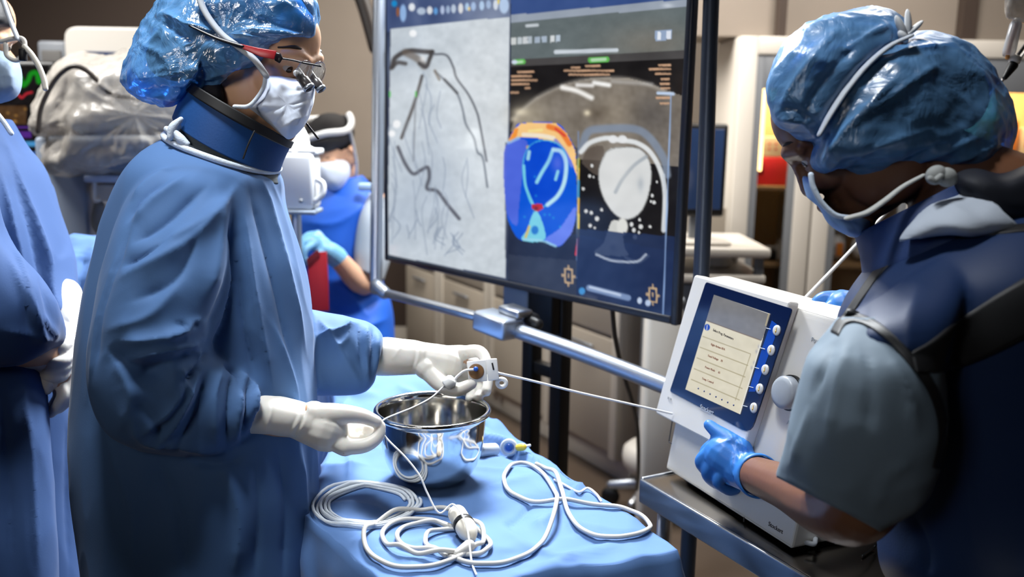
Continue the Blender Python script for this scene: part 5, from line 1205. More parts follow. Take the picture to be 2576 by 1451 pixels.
ln = [Q(1116, 972, 1.568), Q(1085, 1000, 1.55), Q(1040, 1024, 1.51), Q(1000, 1040, 1.47), Q(965, 1056, 1.43), Q(955, 1075, 1.425), Q(975, 1105, 1.42), Q(1020, 1150, 1.41), Q(1055, 1195, 1.40), Q(1075, 1240, 1.395), Q(1105, 1290, 1.385), on(1140, 1330, .040), on(1172, 1372, .034), on(1186, 1420, .006), on(1198, 1452, .004)]
tag(obj('guide_wire', tube(ln, .0015, 8, 160), M['cat']), 'white guide line hanging from the nearer glove across the basin to the coiled cable', 'line')

# ================================================================== the bent person at the generator (right)
RB = frame(180-(-20), 36); RB = frame(160, 37)
eyeB = Q(2020, 410, 1.225)
cB = eyeB - RB @ np.array([.085, .032, .003])
hB = xform(head_shape([(-.018, 0, -.05), (-.06, 0, -.12), (-.10, 0, -.19)], .25), RB, cB)
rowsB = [(2285, 590, 2640, 500, 1.20, .10), (2225, 650, 2760, 560, 1.17, .15), (2160, 740, 2850, 680, 1.15, .175), (2130, 830, 2890, 820, 1.15, .18), (2140, 960, 2910, 960, 1.16, .18), (2190, 1120, 2920, 1120, 1.17, .175), (2232, 1300, 2910, 1300, 1.18, .17), (2262, 1451, 2900, 1451, 1.17, .17), (2430, 1550, 2980, 1550, 1.10, .165), (2680, 1650, 3100, 1650, 1.05, .16), (2780, 1800, 3190, 1800, 1.03, .16), (2800, 2050, 3210, 2050, 1.02, .16)]
capB_ = loft([(2100, 815, 2440, 600, 1.10, .06, 1.12), (2098, 840, 2400, 760, 1.05, .085), (2110, 850, 2360, 880, 1.03, .085), (2160, 850, 2345, 960, 1.03, .075)], 40, 50, 2.2)
vest = remesh(join(loft(rowsB, 130, 100, 2.3), capB_), .0045, 7)
vest = folds(vest, [([(2180, 760), (2150, 900), (2110, 960)], 14, 14, -4), ([(2320, 700), (2280, 860), (2330, 1000)], 30, 24, 5), ([(2350, 990), (2340, 1150), (2290, 1300)], 14, 12, -6), ([(2440, 700), (2420, 1000), (2450, 1400)], 26, 20, 5), ([(2300, 1300), (2330, 1380), (2330, 1450)], 12, 12, -5)])
slB = [(2120, 800, 2400, 800, 1.05, .075), (2078, 862, 2352, 900, 1.03, .088), (2040, 912, 2350, 970, 1.02, .090), (2016, 1000, 2352, 1070, 1.02, .088), (1994, 1090, 2345, 1170, 1.03, .085), (1976, 1160, 2300, 1262, 1.05, .080), (1966, 1204, 2195, 1327, 1.07, .072)]
slv = loft(slB, 70, 90, 2.15); slv = folds(slv, [([(2140, 850), (2110, 960), (2080, 1120)], 14, 12, 5), ([(2170, 850), (2190, 960), (2180, 1100)], 14, 14, -4), ([(2110, 850), (2060, 960), (2030, 1060)], 9, 10, -5), ([(2240, 900), (2290, 1000), (2300, 1100)], 20, 16, 5), ([(2060, 960), (2020, 1080), (1990, 1180)], 10, 8, 4), ([(2300, 1150), (2230, 1200), (2200, 1290)], 14, 12, 4), ([(1970, 1196), (2080, 1254), (2200, 1318)], 3, 3, 1.6)])
slv = crinkle(slv, 9, .003, kind='ridge', seed=9, octaves=2)
armB = [(2260, 860, 1.08), (2230, 1060, 1.06), (2165, 1262, 1.08), (2080, 1265, 1.17), (1980, 1225, 1.33), (1885, 1188, 1.49)]
armB2 = [(2330, 700, 1.34), (2300, 850, 1.40), (2240, 850, 1.43), (2165, 785, 1.46)]
h3w = (1880, 1186, 1.50)
h3f = [([(1806, 1112, 1.535), (1776, 1138, 1.552), (1794, 1164, 1.565), (1818, 1172, 1.57)], FR), ([(1794, 1132, 1.527), (1764, 1162, 1.545), (1796, 1196, 1.557), (1830, 1200, 1.556)], FR), ([(1802, 1152, 1.517), (1780, 1190, 1.535), (1812, 1220, 1.548), (1846, 1214, 1.552)], FR),
       ([(1822, 1176, 1.508), (1806, 1214, 1.518), (1836, 1234, 1.532), (1866, 1224, 1.542)], LR), ([(1862, 1132, 1.512), (1832, 1106, 1.522), (1804, 1086, 1.535), (1784, 1069, 1.545)], TR)]
h4w = (2168, 785, 1.47)
h4f = [([(2118, 750, 1.475), (2068, 752, 1.485), (2040, 786, 1.488), (2023, 806, 1.486)], FR), ([(2124, 768, 1.462), (2086, 776, 1.465), (2064, 816, 1.470), (2046, 842, 1.472)], FR), ([(2128, 788, 1.455), (2100, 806, 1.455), (2080, 836, 1.462), (2062, 856, 1.466)], FR),
       ([(2134, 806, 1.45), (2112, 826, 1.448), (2096, 846, 1.452), (2084, 860, 1.455)], LR), ([(2132, 780, 1.485), (2088, 796, 1.498), (2052, 822, 1.50), (2032, 832, 1.498)], TR)]
bodyB = [hB, loft(shrink(rowsB[1:9], 60, .04), 50, 40), *legs(Q(2990, 1650, 1.03), .075, (0, 1, 0)), chain(armB, [.058, .050, .046, .043, .034, .029]), chain(armB2, [.05, .046, .04, .028]), tube([cB + RB @ np.array([-.06, 0, -.12]), Q(2420, 560, 1.2)], [.055, .07], 20)]
bodyB += hand_shape(h3w, (1822, 1145, 1.525), .031, h3f, .86) + hand_shape(h4w, (2125, 775, 1.468), .027, h4f, .86)
B = obj('person', remesh(join(*bodyB), .0038, 4), M['skinB'], None, label='person in a dark lead vest and grey scrubs bending over the white generator', cat='person')
M['vest'] = mat('navy_lead_vest', (24, 44, 80), .55, spec=.3, bump=(330, .2, .001)); M['scrub'] = mat('grey_scrub_cloth', (108, 124, 138), .75, bump=(420, .15, .001), crumple=(6, .006))
M['gloveB'] = M['nitrile']
vo = obj('lead_vest', vest, M['vest'], B)
so = obj('scrub_sleeve', slv, M['scrub'], B)
wear = join(vest, slv)
obj('trim', lay_on(wear, [(2098, 838), (2116, 808), (2150, 797), (2200, 816), (2258, 866), (2320, 935), (2362, 1010), (2376, 1090), (2360, 1180)], 11, .004, .006), M['trimblk'], vo, label='black armhole binding running into painted shade')  # lower end carried down as the black shading beside the sleeve
obj('trim', lay_on(wear, [(2124, 800), (2155, 755), (2200, 690), (2250, 640), (2310, 604), (2400, 588), (2500, 578), (2620, 566)], 9, .004, .006), M['trimblk'], vo, label='black shoulder binding')
obj('strap', lay_on(wear, [(2300, 912, 26), (2370, 892, 44), (2450, 850, 58), (2540, 798, 66), (2660, 730, 70)], 40, .004, .006, 11), M['trimblk'], vo, label='wide black strap across the side')
gl3 = remesh(join(chain([(1906, 1196, 1.462), (1886, 1188, 1.49), (1862, 1176, 1.508)], [.0325, .033, .034]), *hand_shape(h3w, (1822, 1145, 1.525), .0345, h3f)), .0024, 5)
gl3 = folds(gl3, [([(1850+o, 1085+o*.5), (1872+o, 1130), (1880+o, 1170)], 4, 3, 1.6) for o in (-20, -8, 4)] + [([(1800+k*12, 1120-k*8), (1840+k*10, 1110-k*3), (1880, 1130+k*4)], 4, 3, 1.3) for k in range(4)] + [([(1846, 1135), (1842, 1180), (1862, 1230)], 4, 3, 2.0)])
g3o = obj('glove', gl3, M['nitrile'], B, label='blue nitrile glove gripping the lower rim of the generator screen')
ex = chain([(1908, 1198, 1.458), (1903, 1195, 1.464)], [.0335, .0335])
wr = Q(1905, 1196, 1.462); wax = unit(Q(1885, 1188, 1.49) - Q(1960, 1220, 1.36)); 
obj('cuff', lathe([(.0325, -.010), (.0355, -.008), (.036, 0), (.0345, .012), (.0335, .013), (.0325, 0)], wr, wax, 40, True), M['nitrile'], g3o)
gl4 = remesh(join(chain([(2190, 795, 1.455), (2165, 785, 1.468)], [.030, .030]), *hand_shape(h4w, (2125, 775, 1.468), .030, h4f)), .0024, 5)
obj('glove', gl4, M['nitrile'], B, label='blue nitrile glove with fingers spread on the generator face')
# collar of the shirt, thyroid collar, mask, cap, hair
colB = loft([(2160, 585, 2420, 455, 1.20, .085), (2176, 640, 2450, 500, 1.19, .095), (2186, 692, 2480, 560, 1.18, .105), (2200, 720, 2500, 620, 1.18, .11)], 40, 80, 2.1)
colB = folds(colB, [([(2190, 590), (2200, 640), (2196, 690)], 10, 8, 2), ([(2250, 560), (2270, 610), (2262, 650)], 10, 8, -2)])
obj('thyroid_collar', colB, mat('blue_thyroid_collar', (20, 46, 92), .65, bump=(420, .3, .001)), B)
shc = loft([(2268, 604, 2300, 598, 1.085, .012), (2290, 566, 2380, 588, 1.085, .03), (2340, 530, 2440, 586, 1.08, .045), (2400, 500, 2500, 580, 1.09, .055), (2470, 480, 2560, 570, 1.10, .06)], 40, 40, 2.2)
obj('shirt_collar', crinkle(shc, 16, .003, seed=3, octaves=2), mat('pale_grey_shirt', (168, 176, 188), .8, bump=(300, .2)), B)
obj('neck_bow', join(ellipsoid(Q(2355, 440, 1.08), (.012, 0, .004), (0, .010, 0), (-.003, 0, .011), 14, 20), ellipsoid(Q(2382, 446, 1.08), (.012, 0, -.004), (0, .010, 0), (.003, 0, .011), 14, 20), tube(pxs([(2366, 444), (2350, 455), (2340, 450)], 1.07), .004, 8)), mat('pale_tape_bow', (150, 152, 150), .7), B)
obj('scarf_tie', remesh(join(balloon([(2395, 445), (2450, 422), (2520, 436), (2600, 410), (2690, 420), (2700, 560), (2580, 580), (2480, 560), (2420, 500)], (2540, 490), 1.13, .07, .10, 60, 30, .6)), .004, 3), mat('black_navy_roll', (14, 18, 30), .7), B, label='dark rolled collar edge at the nape')
mkB = balloon([(2018, 446), (2040, 448), (2052, 470), (2068, 505), (2100, 535), (2140, 545), (2175, 540), (2190, 560), (2178, 592), (2150, 597), (2112, 583), (2082, 560), (2058, 520), (2032, 500)], (2090, 540), 1.225, .055, .05, 120, 50, .55)
mkB = folds(mkB, [([(2100, 545), (2125, 565), (2140, 592)], 5, 4, 2.4), ([(2130, 548), (2150, 570), (2160, 592)], 4, 4, -2.4), ([(2040, 452), (2052, 490), (2070, 520)], 5, 4, 2), ([(2070, 520), (2090, 550), (2120, 580)], 5, 4, -2)])
mB = obj('face_mask', mkB, M['maskb'], B)
obj('mask_tie', tube(pxs([(2135, 548), (2180, 535), (2225, 505), (2270, 470), (2320, 442)], 1.112), [.006, .0065, .006, .005, .004], 10, 40, flat=.5), mat('pale_mask_tie', (176, 176, 172), .7), mB)
obj('mask_edge', tube(pxs([(2040, 440), (2046, 470), (2066, 508), (2100, 540), (2140, 548)], 1.150), .0035, 10, 40), M['whitetape'], mB)
hairB = remesh(join(balloon([(2010, 230), (2060, 130), (2160, 80), (2280, 110), (2300, 250), (2240, 360), (2130, 400), (2050, 340)], (2160, 240), 1.22, .085, .085, 60, 24, .6),
                    balloon([(2250, 170), (2330, 120), (2420, 130), (2480, 200), (2478, 280), (2420, 330), (2330, 350), (2260, 300)], (2370, 230), 1.23, .075, .08, 50, 24, .6)), .004, 4)
obj('hair', crinkle(hairB, 30, .003, seed=7, octaves=2), M['hair'], B)
M['capB'] = mat_film('blue_bouffant_film_worn', (108, 160, 212), clear=.84, rough=.34, crinkle=15, strength=.85, tint=(90, 156, 222), dist=.009, cmin=.45, gloss=.05)
c1 = balloon([(1946, 312), (1927, 240), (1932, 195), (1956, 135), (1998, 86), (2058, 46), (2130, 25), (2215, 20), (2262, 36), (2290, 80), (2300, 160), (2250, 280), (2160, 360), (2080, 372), (2040, 356), (2000, 342), (1966, 326)], (2110, 200), 1.21, .085, .10, 110, 50, .55)
c2 = balloon([(2050, 370), (2080, 290), (2140, 190), (2210, 118), (2290, 88), (2370, 84), (2436, 112), (2492, 165), (2532, 232), (2553, 300), (2546, 360), (2528, 422), (2480, 438), (2420, 432), (2340, 428), (2250, 444), (2165, 452), (2110, 428), (2072, 446), (2042, 410)], (2290, 280), 1.215, .105, .11, 130, 60, .52)
capB = remesh(join(c1, c2), .0042, 3)
capB = crinkle(capB, 10, .0055, (1, 1, 1.3), 'ridge', 11, 3)
capB = folds(capB, [([(2290, 92), (2190, 150), (2110, 240), (2062, 330)], 9, 9, -8), ([(2060, 430), (2130, 330), (2270, 180)], 12, 8, 7), ([(2090, 440), (2180, 380), (2340, 330)], 8, 7, 6), ([(2110, 425), (2250, 410), (2440, 340)], 8, 6, -5), ([(2200, 440), (2330, 400), (2500, 330)], 7, 6, 5), ([(2180, 180), (2280, 130), (2400, 110)], 8, 6, 5), ([(2140, 320), (2260, 230), (2380, 150)], 8, 7, 6),
                    ([(1960, 280), (2010, 190), (2120, 60)], 9, 7, 5), ([(2010, 330), (2060, 220), (2180, 80)], 10, 8, -5), ([(1950, 300), (2020, 310), (2060, 350)], 6, 5, 5), ([(1960, 270), (2010, 280), (2070, 320)], 5, 5, -4), ([(2240, 60), (2180, 90), (2120, 130)], 6, 5, 5), ([(2350, 420), (2450, 390), (2535, 350)], 6, 5, 5)])
cbo = obj('bouffant_cap', capB, M['capB'], B)
obj('elastic_band', tube(pxs([(2288, 92), (2235, 118), (2180, 165), (2130, 225), (2090, 285), (2062, 335)], 1.128), [.006, .007, .0075, .0075, .007, .005], 10, 40, flat=.4), M['grey_elastic'], cbo)
obj('gathered_knot', join(*[ellipsoid(Q(x, y, 1.15), a, (0, .006, 0), b, 12, 16) for x, y, a, b in ((2268, 72, (.004, 0, .003), (-.009, 0, .016)), (2285, 60, (.004, 0, .001), (-.003, 0, .018)), (2300, 72, (.003, 0, -.002), (.010, 0, .010)), (2272, 92, (.006, 0, 0), (-.004, 0, .008)))]), mat('white_knot', (214, 216, 218), .7), cbo)
eyes(B, RB, cB, 1.0)
shoes(B, Q(2990, 1650, 1.03), .075, (0, 1, 0), (-1, 0, 0), M['clog'])
tag(obj('pressure_line', tube([Q(2020, 756, 1.62), Q(2070, 704, 1.66), Q(2120, 652, 1.70), Q(2178, 590, 1.74), Q(2300, 455, 1.82), Q(2600, 100, 2.0), Q(2640, -60, 2.05)], .0034, 8, 60), M['cat']), 'white line rising diagonally from the generator top behind the bent person', 'line')
# ================================================================== gowned colleague cut by the left edge
RC = frame(-10, 14); cC = Q(-108, 92, 1.74)
hC = xform(head_shape([(-.018, 0, -.05), (-.045, 0, -.12), (-.075, 0, -.19)]), RC, cC)
rowsC = [(-330, 300, 8, 300, 1.72, .11), (-370, 350, 40, 370, 1.72, .15), (-420, 440, 88, 445, 1.72, .18), (-440, 600, 140, 600, 1.72, .18), (-440, 740, 163, 735, 1.72, .18), (-430, 900, 166, 890, 1.72, .18), (-420, 1050, 190, 1050, 1.73, .18), (-410, 1250, 198, 1250, 1.73, .18), (-400, 1451, 206, 1451, 1.73, .18), (-395, 1700, 214, 1700, 1.73, .18), (-390, 1950, 218, 1950, 1.73, .18)]
slC = [(-260, 400, -40, 430, 1.52, .08), (-280, 560, -10, 560, 1.50, .085), (-280, 720, 40, 640, 1.49, .085), (-200, 900, 110, 720, 1.49, .085), (-60, 915, 150, 800, 1.52, .075), (50, 915, 158, 850, 1.55, .06), (85, 905, 152, 872, 1.57, .045)]
lapC = loft([(-300, 880, 110, 900, 1.60, .06), (-310, 1050, 118, 1050, 1.58, .07), (-310, 1250, 128, 1250, 1.57, .075), (-310, 1451, 137, 1451, 1.56, .08), (-310, 1900, 140, 1900, 1.56, .08)], 60, 60, 2.4)
slC2 = loft([(40, 500, 120, 470, 1.80, .07), (80, 620, 160, 600, 1.76, .07), (118, 720, 180, 700, 1.72, .06), (140, 768, 188, 750, 1.69, .047), (150, 788, 192, 770, 1.68, .040)], 30, 40, 2.1)
gC = remesh(join(loft(rowsC, 120, 90, 2.3), loft(slC, 60, 60, 2.1), lapC, slC2), .006, 7)
gC = folds(gC, [([(0, 420), (50, 640), (100, 860)], 12, 9, 8), ([(30, 400), (90, 620), (130, 840)], 10, 9, -7), ([(0, 330), (80, 520), (140, 720)], 12, 8, 6), ([(60, 460), (120, 660), (150, 820)], 8, 7, 5), ([(0, 560), (60, 700), (70, 860)], 14, 12, -7), ([(0, 830), (80, 845), (150, 860)], 14, 12, 6),
                ([(100, 790), (130, 830), (152, 850)], 9, 8, 6), ([(20, 640), (90, 800), (110, 870)], 10, 8, 6), ([(60, 960), (80, 1200), (95, 1450)], 16, 12, 6), ([(0, 960), (20, 1200), (30, 1450)], 16, 14, -6), ([(165, 1050), (170, 1250), (175, 1450)], 10, 8, -4)])
gC = crinkle(gC, 7, .004, (1, 1, .4), 'ridge', 6, 2)
w5 = (182, 815, 1.66); w6 = (120, 880, 1.60)
F5 = [([(182, 880, 1.62), (160, 905, 1.595), (128, 908, 1.58), (106, 902, 1.585)], FR), ([(180, 898, 1.62), (158, 925, 1.60), (126, 928, 1.585), (106, 922, 1.59)], FR), ([(176, 915, 1.625), (155, 945, 1.605), (126, 946, 1.59), (110, 940, 1.595)], FR), ([(170, 930, 1.63), (150, 962, 1.61), (126, 962, 1.60), (114, 958, 1.60)], LR), ([(176, 850, 1.63), (156, 868, 1.60), (138, 885, 1.59), (124, 894, 1.585)], TR)]
F6 = [([(146, 940, 1.615), (160, 985, 1.61), (148, 1016, 1.61), (128, 1040, 1.612)], FR), ([(138, 945, 1.63), (150, 990, 1.63), (138, 1014, 1.63), (124, 1030, 1.63)], FR), ([(170, 940, 1.62), (176, 985, 1.62), (166, 1010, 1.62), (150, 1028, 1.62)], FR), ([(164, 950, 1.64), (168, 990, 1.64), (158, 1010, 1.64), (146, 1020, 1.64)], LR), ([(130, 915, 1.60), (124, 950, 1.60), (120, 968, 1.60), (118, 980, 1.60)], TR)]
bC = [hC, loft(shrink(rowsC[:9], 70, .05), 50, 36), *legs(Q(-110, 1550, 1.73), .08, (0, 1, 0)), chain([(-150, 480, 1.60), (-130, 700, 1.53), (20, 850, 1.53), (120, 880, 1.60)], [.045, .045, .040, .03]), chain([(60, 560, 1.8), (130, 690, 1.75), (182, 815, 1.66)], [.040, .032, .026])]
bC += hand_shape(w5, (172, 880, 1.635), .027, F5, .85) + hand_shape(w6, (140, 925, 1.62), .027, F6, .85)
Cc = obj('person', remesh(join(*bC), .0055, 4), M['skinA'], None, label='person in a blue gown with clasped cream gloves, cut off by the left frame edge', cat='person')
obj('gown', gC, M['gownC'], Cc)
g5 = remesh(join(chain([(164, 740, 1.71), (178, 800, 1.67), (186, 840, 1.65)], [.030, .030, .031]), *hand_shape(w5, (172, 880, 1.635), .031, F5)), .0028, 5)
g5 = folds(g5, [([(158, 800+k*14), (176, 812+k*14), (198, 806+k*14)], 4, 4, 2.2 if k % 2 else -1.6) for k in range(4)])
obj('glove', g5, M['latex'], Cc, label='cream glove of the upper clasped hand'); obj('glove', remesh(join(chain([(70, 878, 1.575), (104, 885, 1.59), (130, 905, 1.605)], [.034, .033, .030]), *hand_shape(w6, (140, 925, 1.62), .030, F6)), .0028, 5), M['latex'], Cc, label='cream glove with fingers pointing down')
mC = balloon([(-40, 130), (0, 128), (40, 150), (52, 170), (55, 205), (48, 235), (20, 255), (-20, 258), (-60, 220), (-60, 170)], (-2, 195), 1.72, .095, .07, 90, 40, .55)
obj('face_mask', crinkle(mC, 22, .0015, seed=8, octaves=2), mat('grey_blue_mask', (132, 150, 172), .75, bump=(160, .2)), Cc)
capC = balloon([(34, 62), (20, 10), (-20, -40), (-100, -110), (-220, -80), (-290, 60), (-250, 170), (-150, 150), (-70, 90), (0, 70)], (-110, 20), 1.74, .125, .125, 80, 40, .55)
obj('surgical_cap', crinkle(capC, 14, .004, seed=13), mat('black_surgical_cap', (18, 18, 22), .6, bump=(90, .3)), Cc)
eyes(Cc, RC, cC, 1.0)
gg = obj('safety_goggles', tube(pxs([(-60, 100), (0, 104), (28, 98), (52, 96), (62, 108), (58, 140), (40, 152), (18, 140), (14, 112)], 1.625), .0042, 10, 60), M['off'], Cc)
obj('goggle_strap', tube(pxs([(4, -10), (18, 30), (30, 62), (44, 96)], 1.62), .0052, 10, 30, flat=.5), M['grey_elastic'], gg)
obj('goggle_lens', ellipsoid(Q(40, 122, 1.63), unit(R[:, 0])*.014, unit(R[:, 1])*.016, unit(R[:, 2])*.002, 10, 24), M['lens'], gg)
obj('goggle_clip', box(Q(58, 138, 1.62), (.012, .012, .022), bev=.003), M['black'], gg)
obj('lamp_cable', tube(pxs([(62, 118), (80, 138), (98, 168), (110, 200), (114, 222)], 1.62), .0050, 10, 30), M['ivory'], gg)
obj('neck_tie', tube(pxs([(-8, 285), (10, 308), (28, 335)], 1.6), .0045, 10), M['whitetape'], Cc)
shoes(Cc, Q(-110, 1550, 1.73), .08, (0, 1, 0), (1, 0, 0), M['clog'])

# ================================================================== assistant far behind in the cobalt apron
RD = frame(252, 24); cD = Q(833, 392, 3.2)
hD = xform(head_shape([(-.018, 0, -.05), (-.045, 0, -.12), (-.07, 0, -.2)]), RD, cD)
rowsD = [(812, 462, 912, 440, 3.22, .08), (778, 520, 952, 488, 3.2, .11), (742, 560, 962, 520, 3.2, .13), (738, 640, 950, 600, 3.2, .14), (752, 720, 958, 690, 3.2, .14), (770, 800, 985, 770, 3.2, .15), (785, 900, 992, 860, 3.2, .16), (800, 1100, 1000, 1080, 3.2, .17), (800, 1250, 1000, 1240, 3.2, .17)]
ap = remesh(loft(rowsD, 80, 60, 2.3), .008, 6)
ap = folds(ap, [([(800, 760), (880, 790), (980, 740)], 16, 12, -14), ([(820, 700), (880, 740), (930, 800)], 14, 12, 12), ([(760, 560), (850, 560), (940, 500)], 12, 10, 8), ([(830, 800), (890, 830), (975, 800)], 14, 10, 12)])
slD = loft([(930, 485, 990, 505, 3.15, .055), (905, 545, 992, 560, 3.1, .062), (892, 620, 985, 640, 3.08, .062), (893, 672, 965, 706, 3.07, .055)], 30, 36, 2.1)
w7 = (838, 640, 2.97)
F7 = [([(790, 612, 2.93), (768, 628, 2.90), (764, 650, 2.90), (770, 662, 2.91)], FR), ([(792, 600, 2.95), (764, 610, 2.93), (756, 632, 2.92), (762, 648, 2.92)], FR), ([(795, 592, 2.97), (768, 598, 2.96), (754, 614, 2.95), (756, 630, 2.95)], FR), ([(800, 588, 2.99), (776, 590, 2.99), (762, 600, 2.98), (758, 612, 2.98)], LR), ([(815, 628, 2.93), (800, 642, 2.91), (788, 652, 2.90), (778, 658, 2.90)], TR)]
bD = [hD, loft(shrink(rowsD[1:], 18, .03), 40, 30), *legs(Q(900, 1260, 3.2), .08, (1, 0, 0)), chain([(952, 520, 3.17), (925, 708, 3.08), (838, 640, 2.97)], [.05, .044, .03]), *hand_shape(w7, (806, 616, 2.95), .027, F7, .85)]
D = obj('person', remesh(join(*bD), .006, 4), M['skinD'], None, label='person in a cobalt apron and grey shirt with a black headband, blurred behind the display', cat='person')
M['cobalt'] = mat('cobalt_apron', (24, 92, 200), .6, bump=(200, .15), var=.08); M['greyshirt'] = mat('light_grey_shirt', (168, 178, 190), .8, bump=(200, .2))
obj('apron', ap, M['cobalt'], D); obj('shirt_sleeve', slD, M['greyshirt'], D)
obj('glove', remesh(join(chain([(848, 648, 2.985), (830, 634, 2.96)], [.036, .034]), *hand_shape(w7, (806, 616, 2.95), .032, F7)), .0035, 4), mat('pale_blue_glove', (132, 196, 238), .45, subs=.1), D)
mD = balloon([(792, 402), (830, 396), (872, 405), (882, 430), (872, 465), (850, 488), (825, 482), (805, 460), (790, 430)], (835, 438), 3.2, .125, .05, 60, 30, .6)
obj('face_mask', mD, M['maskc'], D)
u3 = RD[:, 2]
obj('headband', shell(rings_mesh(np.array([cD + RD @ np.array([(.106+.004*k)*math.cos(a) - .008, .083*math.sin(a), .058 + .044*k]) for k in (0, .5, 1) for a in np.linspace(0, 2*PI, 40, endpoint=False)]).reshape(3, 40, 3), (False, False)), -.004), mat('charcoal_headband', (40, 42, 48), .6), D)
obj('hair', xform(ellipsoid((-.016, 0, .062), (.102, 0, 0), (0, .081, 0), (0, 0, .082), 16, 24), RD, cD), M['hair'], D)
obj('visor_frame', tube([cD + RD @ np.array([.100*math.cos(a) - .005, .090*math.sin(a), .112 + .010*math.sin(3*a)]) for a in np.linspace(-2.4, 2.4, 24)], .012, 10, 60), M['white'], D)
obj('visor_strap', tube([cD + RD @ np.array([-.01, .088, .10]), cD + RD @ np.array([-.005, .094, .04]), cD + RD @ np.array([0, .092, -.03]), cD + RD @ np.array([.01, .082, -.08])], .007, 10, 24, flat=.6), M['white'], D)
eyes(D, RD, cD, 1.0)
obj('shoulder_buckle', box(Q(920, 470, 3.08), (.05, .03, .025), bev=.006), mat('pale_buckle', (170, 200, 240), .5), D)
shoes(D, Q(900, 1260, 3.2), .08, (1, 0, 0), (-.6, -.8, 0), M['clog'])
obj_rf = thing('red_folder', 'red folder held upright in the blurred assistant\'s pale blue glove', 'folder', Q(798, 700, 2.90))
M['folder'] = mat('red_folder_card', (214, 40, 52), .5)
obj('cover', prism(pxs([(772, 652), (800, 634), (822, 632), (826, 700), (828, 782), (782, 782)], 2.86), unit(ray(800, 700))*.02, .002), M['folder'], obj_rf)
obj('flap', prism(pxs([(770, 652), (800, 626), (806, 644), (776, 672)], 2.855), unit(ray(800, 700))*.004, .001), mat('dark_red_flap', (130, 24, 34), .6), obj_rf)

# ------------------------------------------------------------------ white pump on a pole in front of the assistant
pq = Q(745, 450, 2.55)
pm = thing('infusion_pump', 'white box pump with a glowing white dome, on a pole behind the gowned woman', 'pump', (pq[0], pq[1]+.1, 0))
obj('housing', box(Q(742, 455, 2.55), (.125, .10, .155), bev=.012), M['white'], pm)
obj('dome', lathe([(0, 0), (.05, 0), (.052, .012), (.03, .024), (.026, .05), (.014, .075), (0, .078)], Q(752, 388, 2.55), m=30), mat('glowing_white_dome', (245, 245, 240), .4, emit=((255, 250, 240), .45)), pm)
obj('top_plate', box(Q(745, 380, 2.55), (.135, .105, .016), bev=.005), M['white'], pm)
obj('handle', tube(pxs([(795, 450), (812, 462), (812, 486), (795, 505)], 2.52), .008, 12), M['white'], pm)
for y in (400, 505): obj('screw', lathe([(0, .004), (.006, .003), (.006, 0)], Q(757, y, 2.497), (0, -1, 0), 14), M['grey'], pm)
obj('bracket', box(Q(745, 530, 2.56), (.13, .11, .012), bev=.004), M['bluegrey'], pm)
pb_ = Q(745, 540, 2.58)
obj('pole', tube([pb_, [pb_[0], pb_[1], .06]], .014, 14, 4), M['alu'], pm)
obj('base', lathe([(0, 0.003), (.20, .003), (.20, .02), (.05, .05), (.02, .06), (0, .06)], (pb_[0], pb_[1], 0), m=32), M['grey'], pm)

# ------------------------------------------------------------------ dark jointed arm coming down from the ceiling
ar0 = Q(925, 20, 3.5)
am = thing('ceiling_arm', 'dark jointed arm hanging from the ceiling left of the large display', 'arm', (ar0[0], ar0[1], ZC-.03))
obj('arm_tube', tube([Q(888, -60, 3.5), Q(918, 20, 3.5), Q(946, 120, 3.5)], .028, 12), mat('dark_brown_arm', (40, 34, 32), .5), am)
p_ = Q(888, -60, 3.5); obj('arm_column', tube([p_, [p_[0], p_[1], ZC-.02]], .04, 16, 4), M['off'], am)

# ------------------------------------------------------------------ equipment on the left: bedside monitor
dm = 2.95
qa = lambda x, y: QP(x, y, (0, Q(60, 280, dm)[1], 0), np.array([0, 1.0, 0]))
bm_ = thing('patient_monitor', 'black bedside monitor with green, red and purple traces', 'monitor', (qa(20, 300)[0], qa(20, 300)[1]+.06, qa(20, 415)[2]-.04))
u = np.linspace(0, 1, 130)[None, :, None]; v = np.linspace(0, 1, 120)[:, None, None]
ta, tb2, td, tc2 = qa(-150, 165), qa(122, 165), qa(122, 405), qa(-150, 405)
PP = Paint((ta*(1-u) + tb2*u)*(1-v) + (tc2*(1-u) + td*u)*v); PP.c[:] = (14, 11, 10)
PP.fill([(-150, 265), (66, 265), (66, 312), (-150, 312)], (72, 50, 28)); PP.noise(9, 10, None, 5)
for k in range(-3, 1): PP.line([(42+k*66, 212), (50+k*66, 192), (57+k*66, 214), (70+k*66, 204), (78+k*66, 186), (92+k*66, 184), (98+k*66, 206), (106+k*66, 188)], 7, (14, 128, 20), 1, .3)
for k in range(-3, 1): PP.line([(34+k*50, 242), (44+k*50, 236), (54+k*50, 246), (66+k*50, 236), (80+k*50, 232)], 3.4, (190, 36, 50), .95, .5)
for k in range(14): PP.blob(rng.uniform(-100, 66), rng.uniform(270, 308), 4, 3, (170, 124, 60), .8)
PP.line([(-100, 322), (70, 320)], 3, (78, 36, 130), 1, .4, False); PP.fill([(-150, 330), (78, 330), (78, 347), (-150, 345)], (74, 34, 120))
PP.line([(-100, 362), (112, 362)], 9, (70, 150, 210), .9, .5, False); PP.line([(40, 385), (112, 384)], 4, (60, 110, 190), .8, .5, False)
PP.build('screen', mat_screen('bedside_display', 1.1), bm_)
cx_, cz_ = (ta[0]+tb2[0])/2, (ta[2]+tc2[2])/2; wd_, hg_ = tb2[0]-ta[0], ta[2]-tc2[2]
obj('housing', box((cx_, ta[1]+.045, cz_), (wd_+.04, .08, hg_+.04), bev=.012), M['black'], bm_)
obj('foot_plate', box((cx_, ta[1]+.05, tc2[2]-.045), (.22, .16, .03), bev=.006), M['grey'], bm_)
